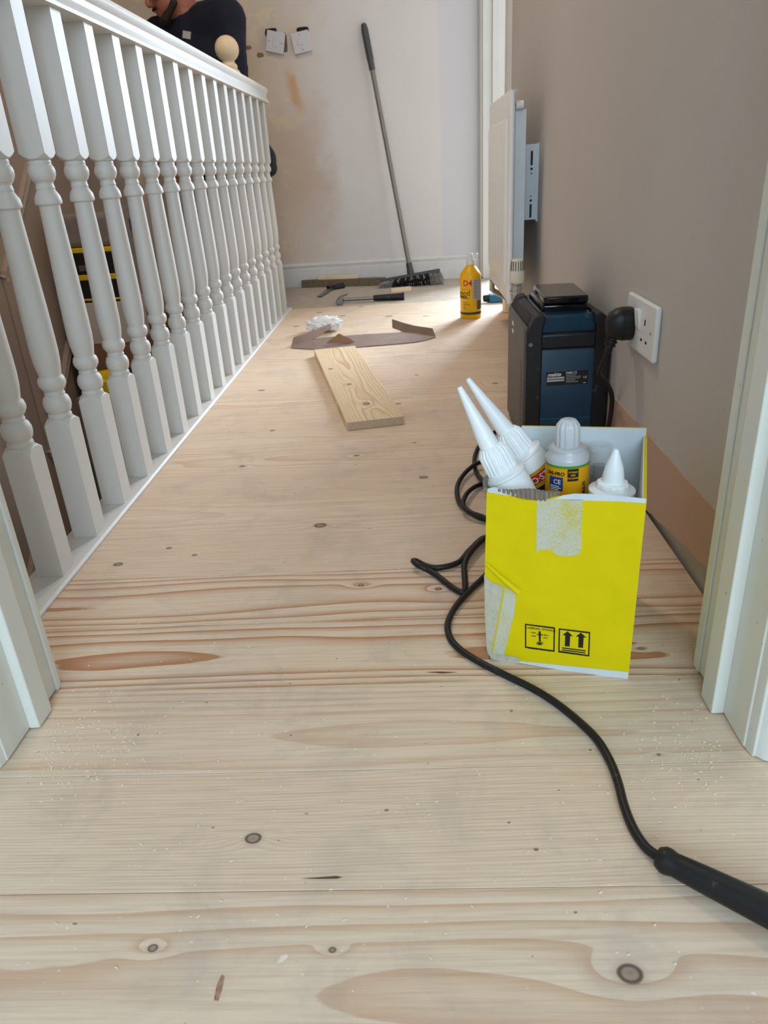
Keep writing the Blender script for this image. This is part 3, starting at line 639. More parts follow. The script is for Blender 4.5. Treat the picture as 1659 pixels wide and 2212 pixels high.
# front panel with a torn top edge: px outline of the yellow face
rag = lambda i, s: .0012*mnoise.noise(Vector((i*1.7, s, 0)))
topx = [i/26 for i in range(27)]
def fronttop(f):
    base = .2235
    if .12 < f < .44: base -= .0065*math.sin((f-.12)/.32*math.pi)**.7
    return base
poly = [(0, .004), (BWd, 0.0), (BWd, fronttop(1))]+[(f*(BWd+.0065)-.0065, fronttop(f)+rag(f*26, 3)) for f in topx[::-1][1:]]+[(-.0085, .12), (-.0085, .06), (-.006, .018)]
fp = plate('front_panel', poly, M['yellowcard'], bl, u, UZ, v, TH, bo, smooth_angle=0)
# peeled white liner along the top right and top left
def onfront(px, py, out=.0004): p = atplane(px, py, bl, v); return p-v*out
def decal(name, pts, mat, parent, out=.0004, th=.0003):
    m = MB(); n = len(pts); P_ = [onfront(x, y, out) for x, y in pts]; Q_ = [p+v*th for p in P_]
    m.add(P_+Q_, [tuple(range(n)), tuple(range(n, 2*n))[::-1]]+[(i, (i+1) % n, n+(i+1) % n, n+i) for i in range(n)]); return m.build(name, mat, parent, smooth_angle=0)
decal('torn_liner', [(1193, 1079), (1215, 1070), (1240, 1066), (1290, 1067), (1330, 1070), (1396, 1077), (1396, 1087), (1340, 1083), (1260, 1081)], M['whitecard'], fp)
decal('torn_liner', [(1052, 1056), (1066, 1052), (1085, 1056), (1108, 1065), (1126, 1072), (1090, 1069), (1054, 1063)], M['whitecard'], fp)
# exposed corrugation between the liners
m = MB(); n_ = 60; G_ = []
for i in range(n_+1):
    f = i/n_; px = 1076+f*(1206-1076); t0 = 1055+5*f+2*math.sin(f*9); b0_ = 1060+21*math.sin(min(1, f*1.15)*math.pi*.55)
    if f > .8: b0_ = 1078-(f-.8)*55
    wv = .0012*math.sin(f*2*math.pi*13)
    G_.append([onfront(px, max(b0_, t0+2), .0012+wv), onfront(px, t0, .0012+wv)])
m.sheet(G_, .0015); m.build('corrugation', M['browncard'], fp, smooth_angle=60)
decal('bottom_fold', [(1090, 1424), (1357, 1451), (1356, 1466), (1240, 1452), (1120, 1431)], M['whitecard'], fp, .0007)
decal('tape_residue', [(1160, 1080), (1205, 1078), (1259, 1079), (1257, 1140), (1256, 1186), (1250, 1199), (1226, 1201), (1204, 1200), (1190, 1188), (1170, 1187), (1158, 1192)], M['residue'], fp)
decal('tape_strip', [(1046, 1240), (1060, 1256), (1088, 1266), (1075, 1340), (1062, 1405), (1066, 1420), (1062, 1424), (1052, 1405), (1048, 1330)], M['tapegrey'], fp, .0009)
decal('tape_strip', [(1092, 1268), (1117, 1276), (1110, 1330), (1098, 1380), (1088, 1416), (1064, 1412), (1078, 1340)], M['residue'], fp, .0006)
decal('tape_foot', [(1052, 1400), (1064, 1412), (1090, 1414), (1120, 1419), (1122, 1432), (1090, 1430), (1066, 1424), (1056, 1414)], M['tapegrey'], fp, .0011)
a_ = onfront(1049, 1214, .002); b_ = onfront(1122, 1276, .0035)
m = MB(); m.tube([a_, a_.lerp(b_, .5)-v*.0015, b_], lambda t: .0014+.0026*t, 10); m.build('peeled_roll', M['yellowcard'], fp)
decal('print_frame_a', [(1134, 1347), (1199, 1355), (1198, 1408), (1134, 1399)], M['print'], fp, .0003, .0001)
decal('print_ground_a', [(1137, 1350), (1196, 1358), (1195, 1404), (1137, 1396)], M['yellowcard'], fp, .0005, .0001)
decal('print_frame_b', [(1207, 1357), (1275, 1365), (1273, 1418), (1206, 1409)], M['print'], fp, .0003, .0001)
decal('print_ground_b', [(1210, 1360), (1272, 1368), (1270, 1414), (1209, 1405)], M['yellowcard'], fp, .0005, .0001)
for x0, y0 in ((1226, 1363), (1255, 1366)):
    decal('up_arrow', [(x0, y0), (x0+12, y0+11), (x0+6, y0+10), (x0+4.5, y0+33), (x0-6, y0+32), (x0-5, y0+9), (x0-11, y0+8)], M['print'], fp, .0007, .0001)
decal('arrow_bar', [(1214, 1397.5), (1265, 1404), (1265, 1406.5), (1214, 1400)], M['print'], fp, .0007, .0001)
decal('arrow_bar', [(1214, 1402), (1265, 1408.5), (1265, 1411), (1214, 1404.5)], M['print'], fp, .0007, .0001)
circ = lambda x, y, rx_, ry_: [(x+rx_*math.cos(2*math.pi*i/16), y+ry_*math.sin(2*math.pi*i/16)) for i in range(16)]
decal('thermometer', circ(1166, 1389, 7.5, 4.6), M['print'], fp, .0007, .0001); decal('thermometer', circ(1166, 1389, 6.2, 3.6), M['yellowcard'], fp, .0009, .0001)
decal('thermometer', circ(1166, 1389, 5, 2.8), M['print'], fp, .0011, .0001)
decal('thermometer', [(1163.5, 1364), (1166, 1362), (1168.5, 1364.5), (1168, 1388), (1164.5, 1388)], M['print'], fp, .0007, .0001)
decal('thermometer', [(1160, 1368.5), (1172, 1370), (1172, 1372), (1160, 1370.5)], M['print'], fp, .0008, .0001)
def fronttext(body, px, py, size, sx=1.0):
    o0 = onfront(px, py, .0007); ex = (onfront(px+60, py+7.5, .0007)-o0).normalized()
    letters('lettering', body, size, M['print'], fp, lambda a, b: o0+ex*a+UZ*b, sx=sx, bold=.00012)
fronttext('LAGERUNG - STOCKAGE', 1138, 1356.5, .0034, .86); fronttext('OPSLAG - STORAGE', 1141, 1400.5, .0034, .86)
fronttext('+90°F', 1147, 1367, .0024); fronttext('+40°F', 1147, 1374, .0024); fronttext('+25°C', 1172.5, 1372, .0024); fronttext('+5°C', 1173, 1378, .0024)
# other sides, white inside
plate('side_panel', [(0, 0), (BD-TH, 0), (BD, .231), (.0, .2265)], M['yellowcard'], bp(BWd, TH+.0003, 0), v, UZ, u, -TH, bo, smooth_angle=0)
plate('side_lining', [(TH, .004), (BD-TH, .004), (BD, .2315), (TH, .228)], M['whitecard'], bp(BWd-TH, 0, 0), v, UZ, u, -.0012, bo, smooth_angle=0)
plate('side_panel', [(0, .005), (BD-TH, 0), (BD-TH, .200), (.08, .206), (0, .216)], M['yellowcard'], bp(-.006, TH+.0004, 0), v, UZ, u, TH, bo, smooth_angle=0)
plate('back_panel', [(TH, 0), (BWd-TH, 0), (BWd-.001, .241), (.004, .2365)], M['yellowcard'], bp(0, BD, 0), u, UZ, v, -TH, bo, smooth_angle=0)
plate('back_lining', [(TH, .004), (BWd-TH, .004), (BWd-.002, .2412), (.004, .2367)], M['whitecard'], bp(0, BD-TH, 0), u, UZ, v, -.0012, bo, smooth_angle=0)
m = MB(); m.prism([(TH, TH), (BWd-TH, TH), (BWd-TH, BD-TH), (TH, BD-TH)], (.002, .005), lambda a, b, t: bp(a, b, t)); m.build('bottom_panel', M['browncard'], bo, smooth_angle=0)
# loose inner flap and crushed left corner
fpl = bp(0, BD-TH-.0034, 0); FQ = [[(1090, 950), (1100, 935), (1107, 921)], [(1104, 975), (1116, 955), (1124, 938)], [(1124, 1005), (1140, 982), (1152, 966)], [(1150, 1045), (1166, 1022), (1180, 1002)]]
m = MB(); m.sheet([[atplane(x, y, fpl, v) for x, y in row] for row in FQ], .0012); m.build('inner_flap', M['greyflap'], bo, smooth_angle=60)
g = [[bp(-.004-.006*math.sin(i/6*math.pi)+.004*math.sin(j*1.3), .004+.06*i/6, .205+.022*j/4-.004*i/6) for j in range(5)] for i in range(7)]
m = MB(); m.sheet(g, .003); m.build('crushed_edge', M['browncard'], bo, smooth_angle=60)

# ---- cartridges in the box
def cart(name, label, rim, tip, mats, blen, grp=None, band=None):
    rim, tip = Vector(rim), Vector(tip); ax = (tip-rim).normalized(); base = rim-ax*blen; Mx = axis_matrix(base, tip); L = (tip-rim).length
    t = tag(empty(name, base), label, 'cartridge', grp)
    R0 = .0248
    m = MB(); m.lathe([(R0-.002, 0), (R0, .001), (R0, blen-.004), (R0+.0008, blen-.003), (R0+.0008, blen), (R0-.004, blen+.0015), (R0-.006, blen+.004), (.015, blen+.007)], 40, Mx); m.build('tube', M['cartwhite'], t, smooth_angle=35)
    m = MB(); m.lathe([(.0165, blen+.003), (.0178, blen+.005), (.0168, blen+.029), (.0125, blen+.036)], 80, Mx, rfun=lambda a, z: 1+.035*math.copysign(1, math.sin(a*20))*(1 if blen+.008 < z < blen+.028 else 1)); m.build('collar', M['cartwhite'], t, smooth_angle=30)
    m = MB(); m.lathe([(.0120, blen+.034), (.0112, blen+.040), (.0100, blen+.055), (.0082, blen+.60*L), (.0034, blen+L-.002), (.0026, blen+L)], 24, Mx); m.build('nozzle', M['cartwhite'], t, smooth_angle=50)
    return t, Mx, R0
Yr = .805
rimA = aty(1088, 1022, .786); tipA = aty(992, 836, .801); rimB = aty(1128, 978, .886); tipB = aty(1010, 818, .896)
def cyl(Mx, R_, ang0, z0): # place flat (a along circumference, b along axis) onto a tube
    return lambda a, b: Mx @ Vector(((R_)*math.cos(ang0+a/R_), (R_)*math.sin(ang0+a/R_), z0+b))
def cart_label(t, Mx, R0, stripes):
    for z0, z1, mt in stripes:
        m = MB(); m.lathe([(R0+.0003, z0), (R0+.0003, z1)], 40, Mx, cap=False); m.build('label_band', mt, t, smooth_angle=60)
def facing(Mx):  # angle on the tube that looks at the camera
    d = Mx.inverted().to_3x3() @ (CAM-Mx.translation); return math.atan2(d.y, d.x)
for nm, rim, tip, lab, extra in (('sealant_cartridge', rimA, tipA, 'white sealant cartridge leaning out at the torn front corner of the box', .0), ('sealant_cartridge', rimB, tipB, 'white sealant cartridge with red and gold band leaning out behind its twin', .0)):
    bl_ = min(.150 if 'torn' in lab else .185, (rim.z-.012-.022*.45)/((Vector(tip)-Vector(rim)).normalized().z))
    t, Mx, R0 = cart(nm, lab, rim, tip, None, bl_)
    zt_ = bl_-(.034 if 'torn' in lab else .022); cart_label(t, Mx, R0, [(zt_-.004, zt_, M['gold']), (zt_-.016, zt_-.004, M['printred']), (zt_-.021, zt_-.016, M['gold']), (zt_-.10, zt_-.021, M['print'])])
    an = facing(Mx)
    letters('lettering', 'O·STIK', .0115, M['printwhite'], t, cyl(Mx, R0+.0006, an-.5, zt_-.0145), bold=.0002)
# amber resin cartridge with a ribbed clear cap
rc = aty(1226, 978, .820); rb = rc-UZ*(rc.z-.006)+u*.006; Mx = axis_matrix(rb, rc); RL = (rc-rb).length; R0 = .0255
t = tag(empty('resin_cartridge', rb), 'amber labelled resin cartridge with ribbed clear cap standing in the box', 'cartridge')
m = MB(); m.lathe([(R0-.001, 0), (R0, .001), (R0, RL-.004), (R0-.001, RL-.001), (R0-.004, RL+.003), (.020, RL+.006), (.0195, RL+.009), (.016, RL+.010)], 40, Mx); m.build('tube', M['milky'], t, smooth_angle=35)
m = MB(); m.lathe([(R0+.0003, .01), (R0+.0003, RL-.0105)], 40, Mx, cap=False); m.build('label', M['labelyellow'], t, smooth_angle=60)
m = MB(); m.lathe([(R0+.0004, RL-.0105), (R0+.0004, RL-.0075)], 40, Mx, cap=False); m.build('green_band', M['labelgreen'], t, smooth_angle=60)
m = MB(); m.lathe([(.0125, RL+.009), (.0135, RL+.011), (.0135, RL+.032), (.0125, RL+.036), (.0085, RL+.041), (.006, RL+.042)], 72, Mx, rfun=lambda a, z: 1+.055*math.cos(a*12)); m.build('cap', M['milky'], t, smooth_angle=50)
m = MB(); m.lathe([(.022, RL+.006), (.0225, RL+.0065), (.0225, RL+.008), (.014, RL+.0085)], 40, Mx); m.build('tether_ring', M['clear'], t, smooth_angle=40)
an = facing(Mx); Pc = cyl(Mx, R0+.0008, an, RL)
def patch(name, a0, a1, b0, b1, mat, rad, n=8):
    m = MB(); f = cyl(Mx, rad, an, RL); m.add([f(a0+(a1-a0)*i/n, b) for i in range(n+1) for b in (b0, b1)], [(2*i, 2*i+2, 2*i+3, 2*i+1) for i in range(n)]); return m.build(name, mat, t, smooth_angle=60, recalc=False)
patch('black_panel', .0005, .0135, -.026, -.0108, M['print'], R0+.0006); patch('blue_panel', -.0225, -.0045, -.039, -.0215, M['labelblue'], R0+.0006)
for i, w in enumerate((.012, .014, .011)): patch('fine_print', -.021, -.021+w, -.0335-.0022*i, -.0325-.0022*i, M['printwhite'], R0+.0009)
letters('lettering', '360-PRO', .0062, M['print'], t, cyl(Mx, R0+.0008, an, RL), dx=-.026, dy=-.0195, bold=.0002, shear=.1)
letters('lettering', 'CE', .0078, M['printwhite'], t, cyl(Mx, R0+.001, an, RL), dx=-.0165, dy=-.030, bold=.0001)
for i, w in enumerate(('STYRENE', 'FREE', 'POLYESTER')): letters('lettering', w, .0026, M['labelyellow'], t, cyl(Mx, R0+.001, an, RL), dx=.007, dy=-.0155-.0038*i, align='CENTER', bold=.0001)
vs, fs = text_flat('300', .019, bold=.0006); fcy = cyl(Mx, R0+.0008, an, RL); m = MB(); m.add([fcy(.0135-w_.y, -.0805+w_.x*1.25) for w_ in vs], fs); m.build('lettering', M['print'], t, smooth_angle=0, recalc=False)
vs, fs = text_flat('MULTI', .006, bold=.0003); m = MB(); m.add([fcy(.024-w_.y, -.046+w_.x) for w_ in vs], fs); m.build('lettering', M['print'], t, smooth_angle=0, recalc=False)
# clear mixing nozzle tube beside it
cb = aty(1294, 1040, .858); ct = aty(1297, 960, .862)
cb = ct+(cb-ct).normalized()*.085
Mx2 = axis_matrix(cb, ct); L2 = (ct-cb).length
t2 = tag(empty('mixer_tube', cb), 'clear plastic mixing nozzle tube with dark insert beside the amber cartridge', 'nozzle')
m = MB(); m.lathe([(.0125, 0), (.0125, L2-.026), (.0145, L2-.024), (.0138, L2-.021), (.0148, L2-.018), (.0138, L2-.015), (.0148, L2-.012), (.0140, L2-.008), (.0150, L2-.002), (.0150, L2), (.0128, L2), (.0120, L2-.01), (.0112, L2-.03), (.0112, .002)], 28, Mx2); m.build('tube', M['clear'], t2, smooth_angle=50)
m = MB()
for i in range(5): m.box(Mx2 @ Vector((0, 0, .010+i*.008)), (.019, .004, .009), (Mx2.to_3x3() @ Matrix.Rotation(i*1.57, 3, 'Z')))
m.lathe([(.004, .004), (.004, L2-.042), (.0085, L2-.040), (.0085, L2-.026), (.004, L2-.025)], 10, Mx2); m.build('mixer_insert', M['print'], t2)
ta = Mx @ Vector((.021, 0, RL+.007)); 
m = MB(); tb = ct-UZ*.008-(ct-rc).normalized()*.0155
ta = rc+(ct-rc).normalized()*.0215; ta.z = (Mx @ Vector((0, 0, RL+.0075))).z
sd = (tb-ta).cross(UZ).normalized()
g = [[ta.lerp(tb, i/6)+sd*(w_*(.006 if 1 < i < 5 else .009))-UZ*.002*math.sin(i/6*3.14) for w_ in (-1, 0, 1)] for i in range(7)]
m.sheet(g, .0012); m.build('tether_strap', M['clear'], t, smooth_angle=60)
# capped white cartridge at the front right
dc = aty(1322, 1055, .765); dt = aty(1326, 966, .772); db = Vector((dc.x-.004, dc.y+.004, .006)); Mx = axis_matrix(db, dc); L_ = (dc-db).length
t = tag(empty('sealant_cartridge', db), 'upright white cartridge with short cone nozzle by the front right corner', 'cartridge')
m = MB(); m.lathe([(.023, 0), (.0248, .001), (.0248, L_-.004), (.0256, L_-.003), (.0256, L_-.0005), (.021, L_+.001), (.019, L_+.002)], 40, Mx); m.build('tube', M['cartwhite'], t, smooth_angle=35)
m = MB(); hN = (dt-dc).length; m.lathe([(.0118, L_), (.0124, L_+.004), (.0120, L_+.3*hN), (.0100, L_+.56*hN), (.0034, L_+hN-.002), (.0024, L_+hN)], 28, Mx); m.build('nozzle', M['cartwhite'], t, smooth_angle=50)
m = MB(); m.lathe([(.018, L_+.0015), (.0185, L_+.004), (.0165, L_+.008), (.014, L_+.009)], 48, Mx, rfun=lambda a, z: 1+.03*math.cos(a*10)); m.build('collar', M['cartwhite'], t, smooth_angle=40)

# ================================================================== JOBSITE RADIO
ra_x0, ra_x1, ra_y0, ra_y1 = .2145, .3745, 1.412, 1.690
rd = tag(empty('jobsite_radio', ((ra_x0+ra_x1)/2, 1.54, 0)), 'teal and black jobsite radio standing against the beige wall', 'radio')
def xzprism(poly, y0, y1): m = MB(); m.prism(poly, (y0, y1), lambda a, b, t: Vector((a, t, b))); return m
x0, x1 = ra_x0, ra_x1
# teal body
core = [(x0+.022, .012), (x1-.022, .012), (x1-.020, .258), (x1-.034, .279), (x0+.034, .279), (x0+.020, .258)]
rbod = xzprism(core, ra_y0+.014, ra_y1-.012).build('body', M['teal'], rd, bevel=.004)
# recessed label face with shoulder
fpz = [(x0+.028, .020), (x1-.022, .020), (x1-.022, .216), (x0+.028, .216)]
m = MB(); m.add([Vector(p) for p in ((x0+.028, ra_y0+.004, .02), (x1-.024, ra_y0+.004, .02), (x1-.024, ra_y0+.004, .205), (x0+.028, ra_y0+.004, .205), (x1-.024, ra_y0+.012, .222), (x0+.028, ra_y0+.012, .222), (x0+.028, ra_y0+.03, .02), (x1-.024, ra_y0+.03, .02), (x1-.024, ra_y0+.03, .222), (x0+.028, ra_y0+.03, .222))],
              [(0,1,2,3),(3,2,4,5),(5,4,8,9),(9,8,7,6),(6,7,1,0),(0,3,5,9,6),(1,7,8,4,2)]); fpan = m.build('rear_panel', M['teal'], rbod, bevel=.002)
m = MB(); m.bb(x0+.028, x1-.024, ra_y0+.003, ra_y0+.005, .077, .0785); m.build('panel_line', M['toolblue'], rbod, smooth_angle=0)
# black corner guards (rails) and end caps
for sgn, xe in ((1, x0), (-1, x1)):
    g_ = [(xe, .012), (xe, .246), (xe+sgn*.013, .276), (xe+sgn*.020, .282), (xe+sgn*.034, .2815), (xe+sgn*.034, .266), (xe+sgn*.030, .262), (xe+sgn*.030, .012)]
    xzprism(g_, ra_y0, ra_y0+.045).build('corner_guard', M['blackmat'], rd, bevel=.004)
    xzprism(g_, ra_y1-.045, ra_y1).build('corner_guard', M['blackmat'], rd, bevel=.004)
    m = MB(); m.prism([(xe, .236), (xe, .246), (xe+sgn*.013, .276), (xe+sgn*.030, .2805), (xe+sgn*.030, .266), (xe+sgn*.016, .236)], (ra_y0+.03, ra_y1-.03), lambda a, b, t: Vector((a, t, b))); m.build('top_rail', M['blackmat'], rd, bevel=.003)
    xzprism([(xe+sgn*.004, 0), (xe+sgn*.030, 0), (xe+sgn*.030, .014), (xe+sgn*.002, .014)], ra_y0+.004, ra_y0+.05).build('foot', M['black'], rd, bevel=.003)
    xzprism([(xe+sgn*.004, 0), (xe+sgn*.030, 0), (xe+sgn*.030, .014), (xe+sgn*.002, .014)], ra_y1-.05, ra_y1-.004).build('foot', M['black'], rd, bevel=.003)
    m = MB(); m.lathe([(.004, 0), (.004, .002)], 12, axis_matrix((xe+sgn*.007, ra_y0+.0005, .2285), (xe+sgn*.007, ra_y0-1, .2285))); m.build('screw', M['tool'], rd)
m = MB(); m.bb(x0+.026, x1-.026, ra_y0+.002, ra_y0+.022, .216, .248); m.build('cross_bar', M['black'], rd, bevel=.006, seg=3)
m = MB(); m.add([Vector(p) for p in ((x0+.034, ra_y0+.018, .246), (x1-.034, ra_y0+.018, .246), (x1-.034, ra_y0+.040, .278), (x0+.034, ra_y0+.040, .278), (x0+.034, ra_y0+.07, .246), (x1-.034, ra_y0+.07, .246), (x1-.034, ra_y0+.07, .278), (x0+.034, ra_y0+.07, .278))],
              [(0,1,2,3),(3,2,6,7),(4,7,6,5),(0,4,5,1),(0,3,7,4),(1,5,6,2)]); m.build('shoulder', M['teal'], rbod, bevel=.003)
m = MB(); m.bb(x0+.036, x1-.036, ra_y0+.055, ra_y1-.05, .272, .294); m.build('carry_handle', M['blackgloss'], rd, bevel=.006, seg=3)
m = MB(); m.bb(x0-.003, x0+.006, ra_y0+.02, ra_y1-.018, .02, .258); sp_ = m.build('speaker_face', M['greyplastic'], rd, bevel=.003)
m = MB()
for i in range(26):
    for j in range(3):
        z = .03+i*.0062; y = ra_y0+.034+j*.009+(.0045 if i % 2 else 0); m.lathe([(.0017, 0), (.0017, .0004)], 8, axis_matrix((x0-.0029, y, z), (x0-1, y, z)))
m.build('grille_holes', M['print'], sp_, smooth_angle=0)['kind'] = 'stuff'
for z in (.232, .216): 
    m = MB(); m.bb(x0-.0036, x0-.0028, ra_y0+.17, ra_y0+.19, z, z+.008); m.build('marking', M['printwhite'], sp_, smooth_angle=0)
# rating label
lp = lambda px, py, o_=0: aty(px, py, ra_y0+.0036-o_)
def rq(name, pts, mat, o_):
    m = MB(); m.add([lp(x, y, o_) for x, y in pts], [(0, 1, 2, 3)]); return m.build(name, mat, fpan, smooth_angle=0, recalc=False)
rq('rating_label', [(1180, 834), (1180, 805), (1271, 799), (1269.5, 828)], M['print'], .0002)
rq('label_field', [(1181.5, 820), (1181.5, 816), (1219, 813.5), (1219, 817.5)], M['labelgrey'], .0004); rq('label_field', [(1181.5, 825.5), (1181.5, 821.5), (1219, 819), (1219, 823)], M['labelgrey'], .0004)
def radtext(body, px, py, size, **kk):
    o0 = lp(px, py, .0006); ex = (lp(px+50, py-3.3, .0006)-o0).normalized(); letters('lettering', body, size, M['printwhite'], fpan, lambda a, b: o0+ex*a+UZ*b, **kk)
radtext('makita', 1182.5, 813.8, .0098, bold=.0002, shear=.35); radtext('DMR115', 1222.5, 808, .0058, bold=.0001); radtext('CE', 1259.5, 817, .0058)
for i, w in enumerate((22, 33, 30, 20, 26)): rq('fine_print', [(1222.5, 811.5+i*3.6), (1222.5, 810.3+i*3.6), (1222.5+w, 810.3+i*3.6-w*.066), (1222.5+w, 811.5+i*3.6-w*.066)], M['labelgrey'], .0004)
rq('fine_print', [(1260, 827), (1260, 825.8), (1265.5, 825.4), (1265.5, 826.6)], M['printwhite'], .0004)
# phone lying on top
zq = .3155
pq = [atz(1141, 627, zq), atz(1170, 648, zq), atz(1268, 645, zq), atz(1224, 619, zq)]
pa = atz(1172, 655, zq); pb = atz(1265, 647, zq); pw = (pb-pa); pw.z = 0; ex = Vector((1, -.03, 0)).normalized(); ey = Vector((.03, 1, 0)).normalized()
pcx = Vector((.297, 1.540, .2945)); ph = tag(empty('phone', pcx), 'black smartphone in a rugged case lying on top of the radio', 'phone')
def php(a, b, t): return pcx+ex*a+ey*b+UZ*t
m = MB(); m.prism(rrect(-.043, .043, -.086, .086, .011), (0, .0135), php); m.build('case', M['blackgloss'], ph, bevel=.003, seg=3)
m = MB(); m.prism(rrect(-.0385, .0385, -.080, .080, .007), (.0130, .0140), php); m.build('screen', M['blackglass'], ph, smooth_angle=0)
m = MB(); m.prism([(-.045, .02), (-.0425, .02), (-.0425, .045), (-.045, .045)], (.004, .009), php); m.build('side_button', M['blackmat'], ph, bevel=.0008)

# ================================================================== THINGS ALONG THE LANDING
# --- glue bottle
gb = atz(1017, 686); gx_, gy_ = gb.x, gb.y; RB = .0405; Mx = Matrix.Translation((gx_, gy_, 0))
bt = tag(empty('glue_bottle', (gx_, gy_, 0)), 'yellow wood adhesive bottle with red D4 lettering standing on the boards', 'bottle')
m = MB(); m.lathe([(RB-.003, 0), (RB, .003), (RB, .160), (RB-.002, .167), (RB-.010, .178), (.022, .190), (.0165, .195), (.0160, .200)], 48, Mx); m.build('body', M['bottleyellow'], bt, smooth_angle=45)
m = MB(); m.lathe([(.0150, .199), (.0165, .2), (.0160, .216), (.0110, .222), (.0095, .236), (.006, .240)], 40, Mx, rfun=lambda a, z: 1+.02*math.cos(a*20)); m.build('cap', M['milky'], bt, smooth_angle=45)
m = MB(); m.lathe([(.004, 0), (.0105, .001), (.0115, .020), (.007, .026), (.003, .027)], 20, Matrix.Translation((gx_+.020, gy_-.004, .214))); m.build('tethered_cap', M['clear'], bt, smooth_angle=45)
an = facing(Mx)
def bpatch(name, a0, a1, b0, b1, mat, off, n=12, parent=bt):
    m = MB(); f = cyl(Mx, RB+off, an, 0); m.add([f(a0+(a1-a0)*i/n, b) for i in range(n+1) for b in (b0, b1)], [(2*i, 2*i+2, 2*i+3, 2*i+1) for i in range(n)]); return m.build(name, mat, parent, smooth_angle=60, recalc=False)
bpatch('info_label', .008, .058, .072, .148, M['labelgrey'], .0005); bpatch('barcode_label', .026, .058, .036, .070, M['greyplastic'], .0005); bpatch('green_band', -.09, .062, .018, .027, M['darkgreen'], .0005)
for i in range(10): bpatch('fine_print', .011, .011+.018*(1-.3*((i*7) % 3)/2), .142-i*.0068, .1438-i*.0068, M['greyplastic'], .0008, 4)
for i, w in enumerate((.020, .030, .012, .016)): bpatch('fine_print', -.032, -.032+w, .063-i*.0078, .0648-i*.0078, M['print'], .0006, 4)
bpatch('fine_print', -.034, -.010, .112, .1135, M['printred'], .0006, 4); bpatch('fine_print', -.034, -.004, .0785, .0797, M['print'], .0006, 4)
letters('lettering', 'D4', .030, M['printred'], bt, cyl(Mx, RB+.0007, an, 0), dx=-.031, dy=.126, bold=.0007)
letters('lettering', 'wood', .030, M['print'], bt, cyl(Mx, RB+.0007, an, 0), dx=-.062, dy=.090, sx=.86)
letters('lettering', 'adhesive', .0135, M['print'], bt, cyl(Mx, RB+.0007, an, 0), dx=-.060, dy=.081, bold=.0005, sx=.98)
# --- pine offcut plank
q0 = atz(750, 931); q1 = atz(876, 914); q2 = atz(678, 756, .02); q2.z = 0
ax = (q2-q0); ax.z = 0; Lp = ax.length; ax.normalize(); ay = Vector((ax.y, -ax.x, 0)); Wp = .137
pk = tag(empty('pine_plank', q0.lerp(q2, .5)+ay*Wp/2), 'short pale pine plank lying diagonally on the floorboards', 'plank')
ang = math.atan2(ax.y, ax.x)
m = MB(); m.bb(-Lp/2, Lp/2, -Wp/2, Wp/2, 0, .0205)
o = m.build('board', M['plank'], None, smooth_angle=0, bevel=.0012, origin=Vector((0, 0, 0))); o.location = pk.location+Vector((0, 0, .0006)); o.rotation_euler = (0, 0, ang); attach(o, pk)
o['grain_place'] = [-.012, .9, 21.3]; o['grain_shape'] = [6.0, .42, .7]; o['knot_a'] = [-Lp/2+.13, .0, .0075]; o['knot_b'] = [-Lp/2+.33, .016, .006]; o['knot_c'] = [.12, .045, .006]
m = MB(); c0 = pk.location-ax*(Lp/2+.0003); 
m.box(c0+Vector((0, 0, .0108)), (.0006, Wp-.002, .0185), Matrix.Rotation(ang, 3, 'Z')); m.build('sawn_end', M['endgrain'], pk, smooth_angle=0)
# --- brown card strip, folded up at both ends
sp0 = atz(640, 751); sp1 = atz(936, 731); sd_ = (sp1-sp0).normalized(); sn_ = Vector((-sd_.y, sd_.x, 0)); SL = (sp1-sp0).length
cs = tag(empty('card_strip', sp0.lerp(sp1, .5)), 'crumpled brown cardboard strip with curled ends beyond the plank', 'cardboard')
def strip(name, lo, hi, mat, th=.0022, n=20):
    L = smooth(lo, 8); U = smooth(hi, 8); k_ = min(len(L), len(U))
    g = [[L[i].lerp(U[i], j/5)+UZ*(.0012*mnoise.noise(Vector((i*.4, j*.9, len(lo))))) for j in range(6)] for i in range(k_)]
    m = MB(); m.sheet(g, th); return m.build(name, mat, cs, smooth_angle=50)
strip('base_strip', [atz(x, y, .003) for x, y in ((629, 751), (700, 754), (800, 747), (900, 738), (941, 728))], [aty(x, y, Y_) for x, y, Y_ in ((634, 739, 2.62), (700, 729, 2.66), (800, 721, 2.69), (900, 717, 2.69), (940, 722, 2.66))], M['brownpaper'])
strip('curled_end', [aty(x, y, Y_) for x, y, Y_ in ((629, 749, 2.565), (672, 735, 2.63), (716, 708, 2.74))], [aty(x, y, Y_) for x, y, Y_ in ((634, 729, 2.60), (668, 718, 2.66), (712, 699, 2.76))], M['brownpaper'])
strip('curled_end', [aty(x, y, Y_) for x, y, Y_ in ((941, 727, 2.62), (890, 722, 2.68), (848, 709, 2.74))], [aty(x, y, Y_) for x, y, Y_ in ((935, 710, 2.66), (890, 703, 2.72), (847, 690, 2.78))], M['brownpaper'])
pA = aty(706, 742, 2.56); pB = aty(766, 740, 2.56); pC = aty(733, 719, 2.60)
g = [[pA.lerp(pB, j/6).lerp(pC, i/6)+UZ*.002*math.sin(j*1.1+i) for j in range(7)] for i in range(6)]
m = MB(); m.sheet(g, .002); m.build('torn_tab', M['carton'], cs, smooth_angle=50)
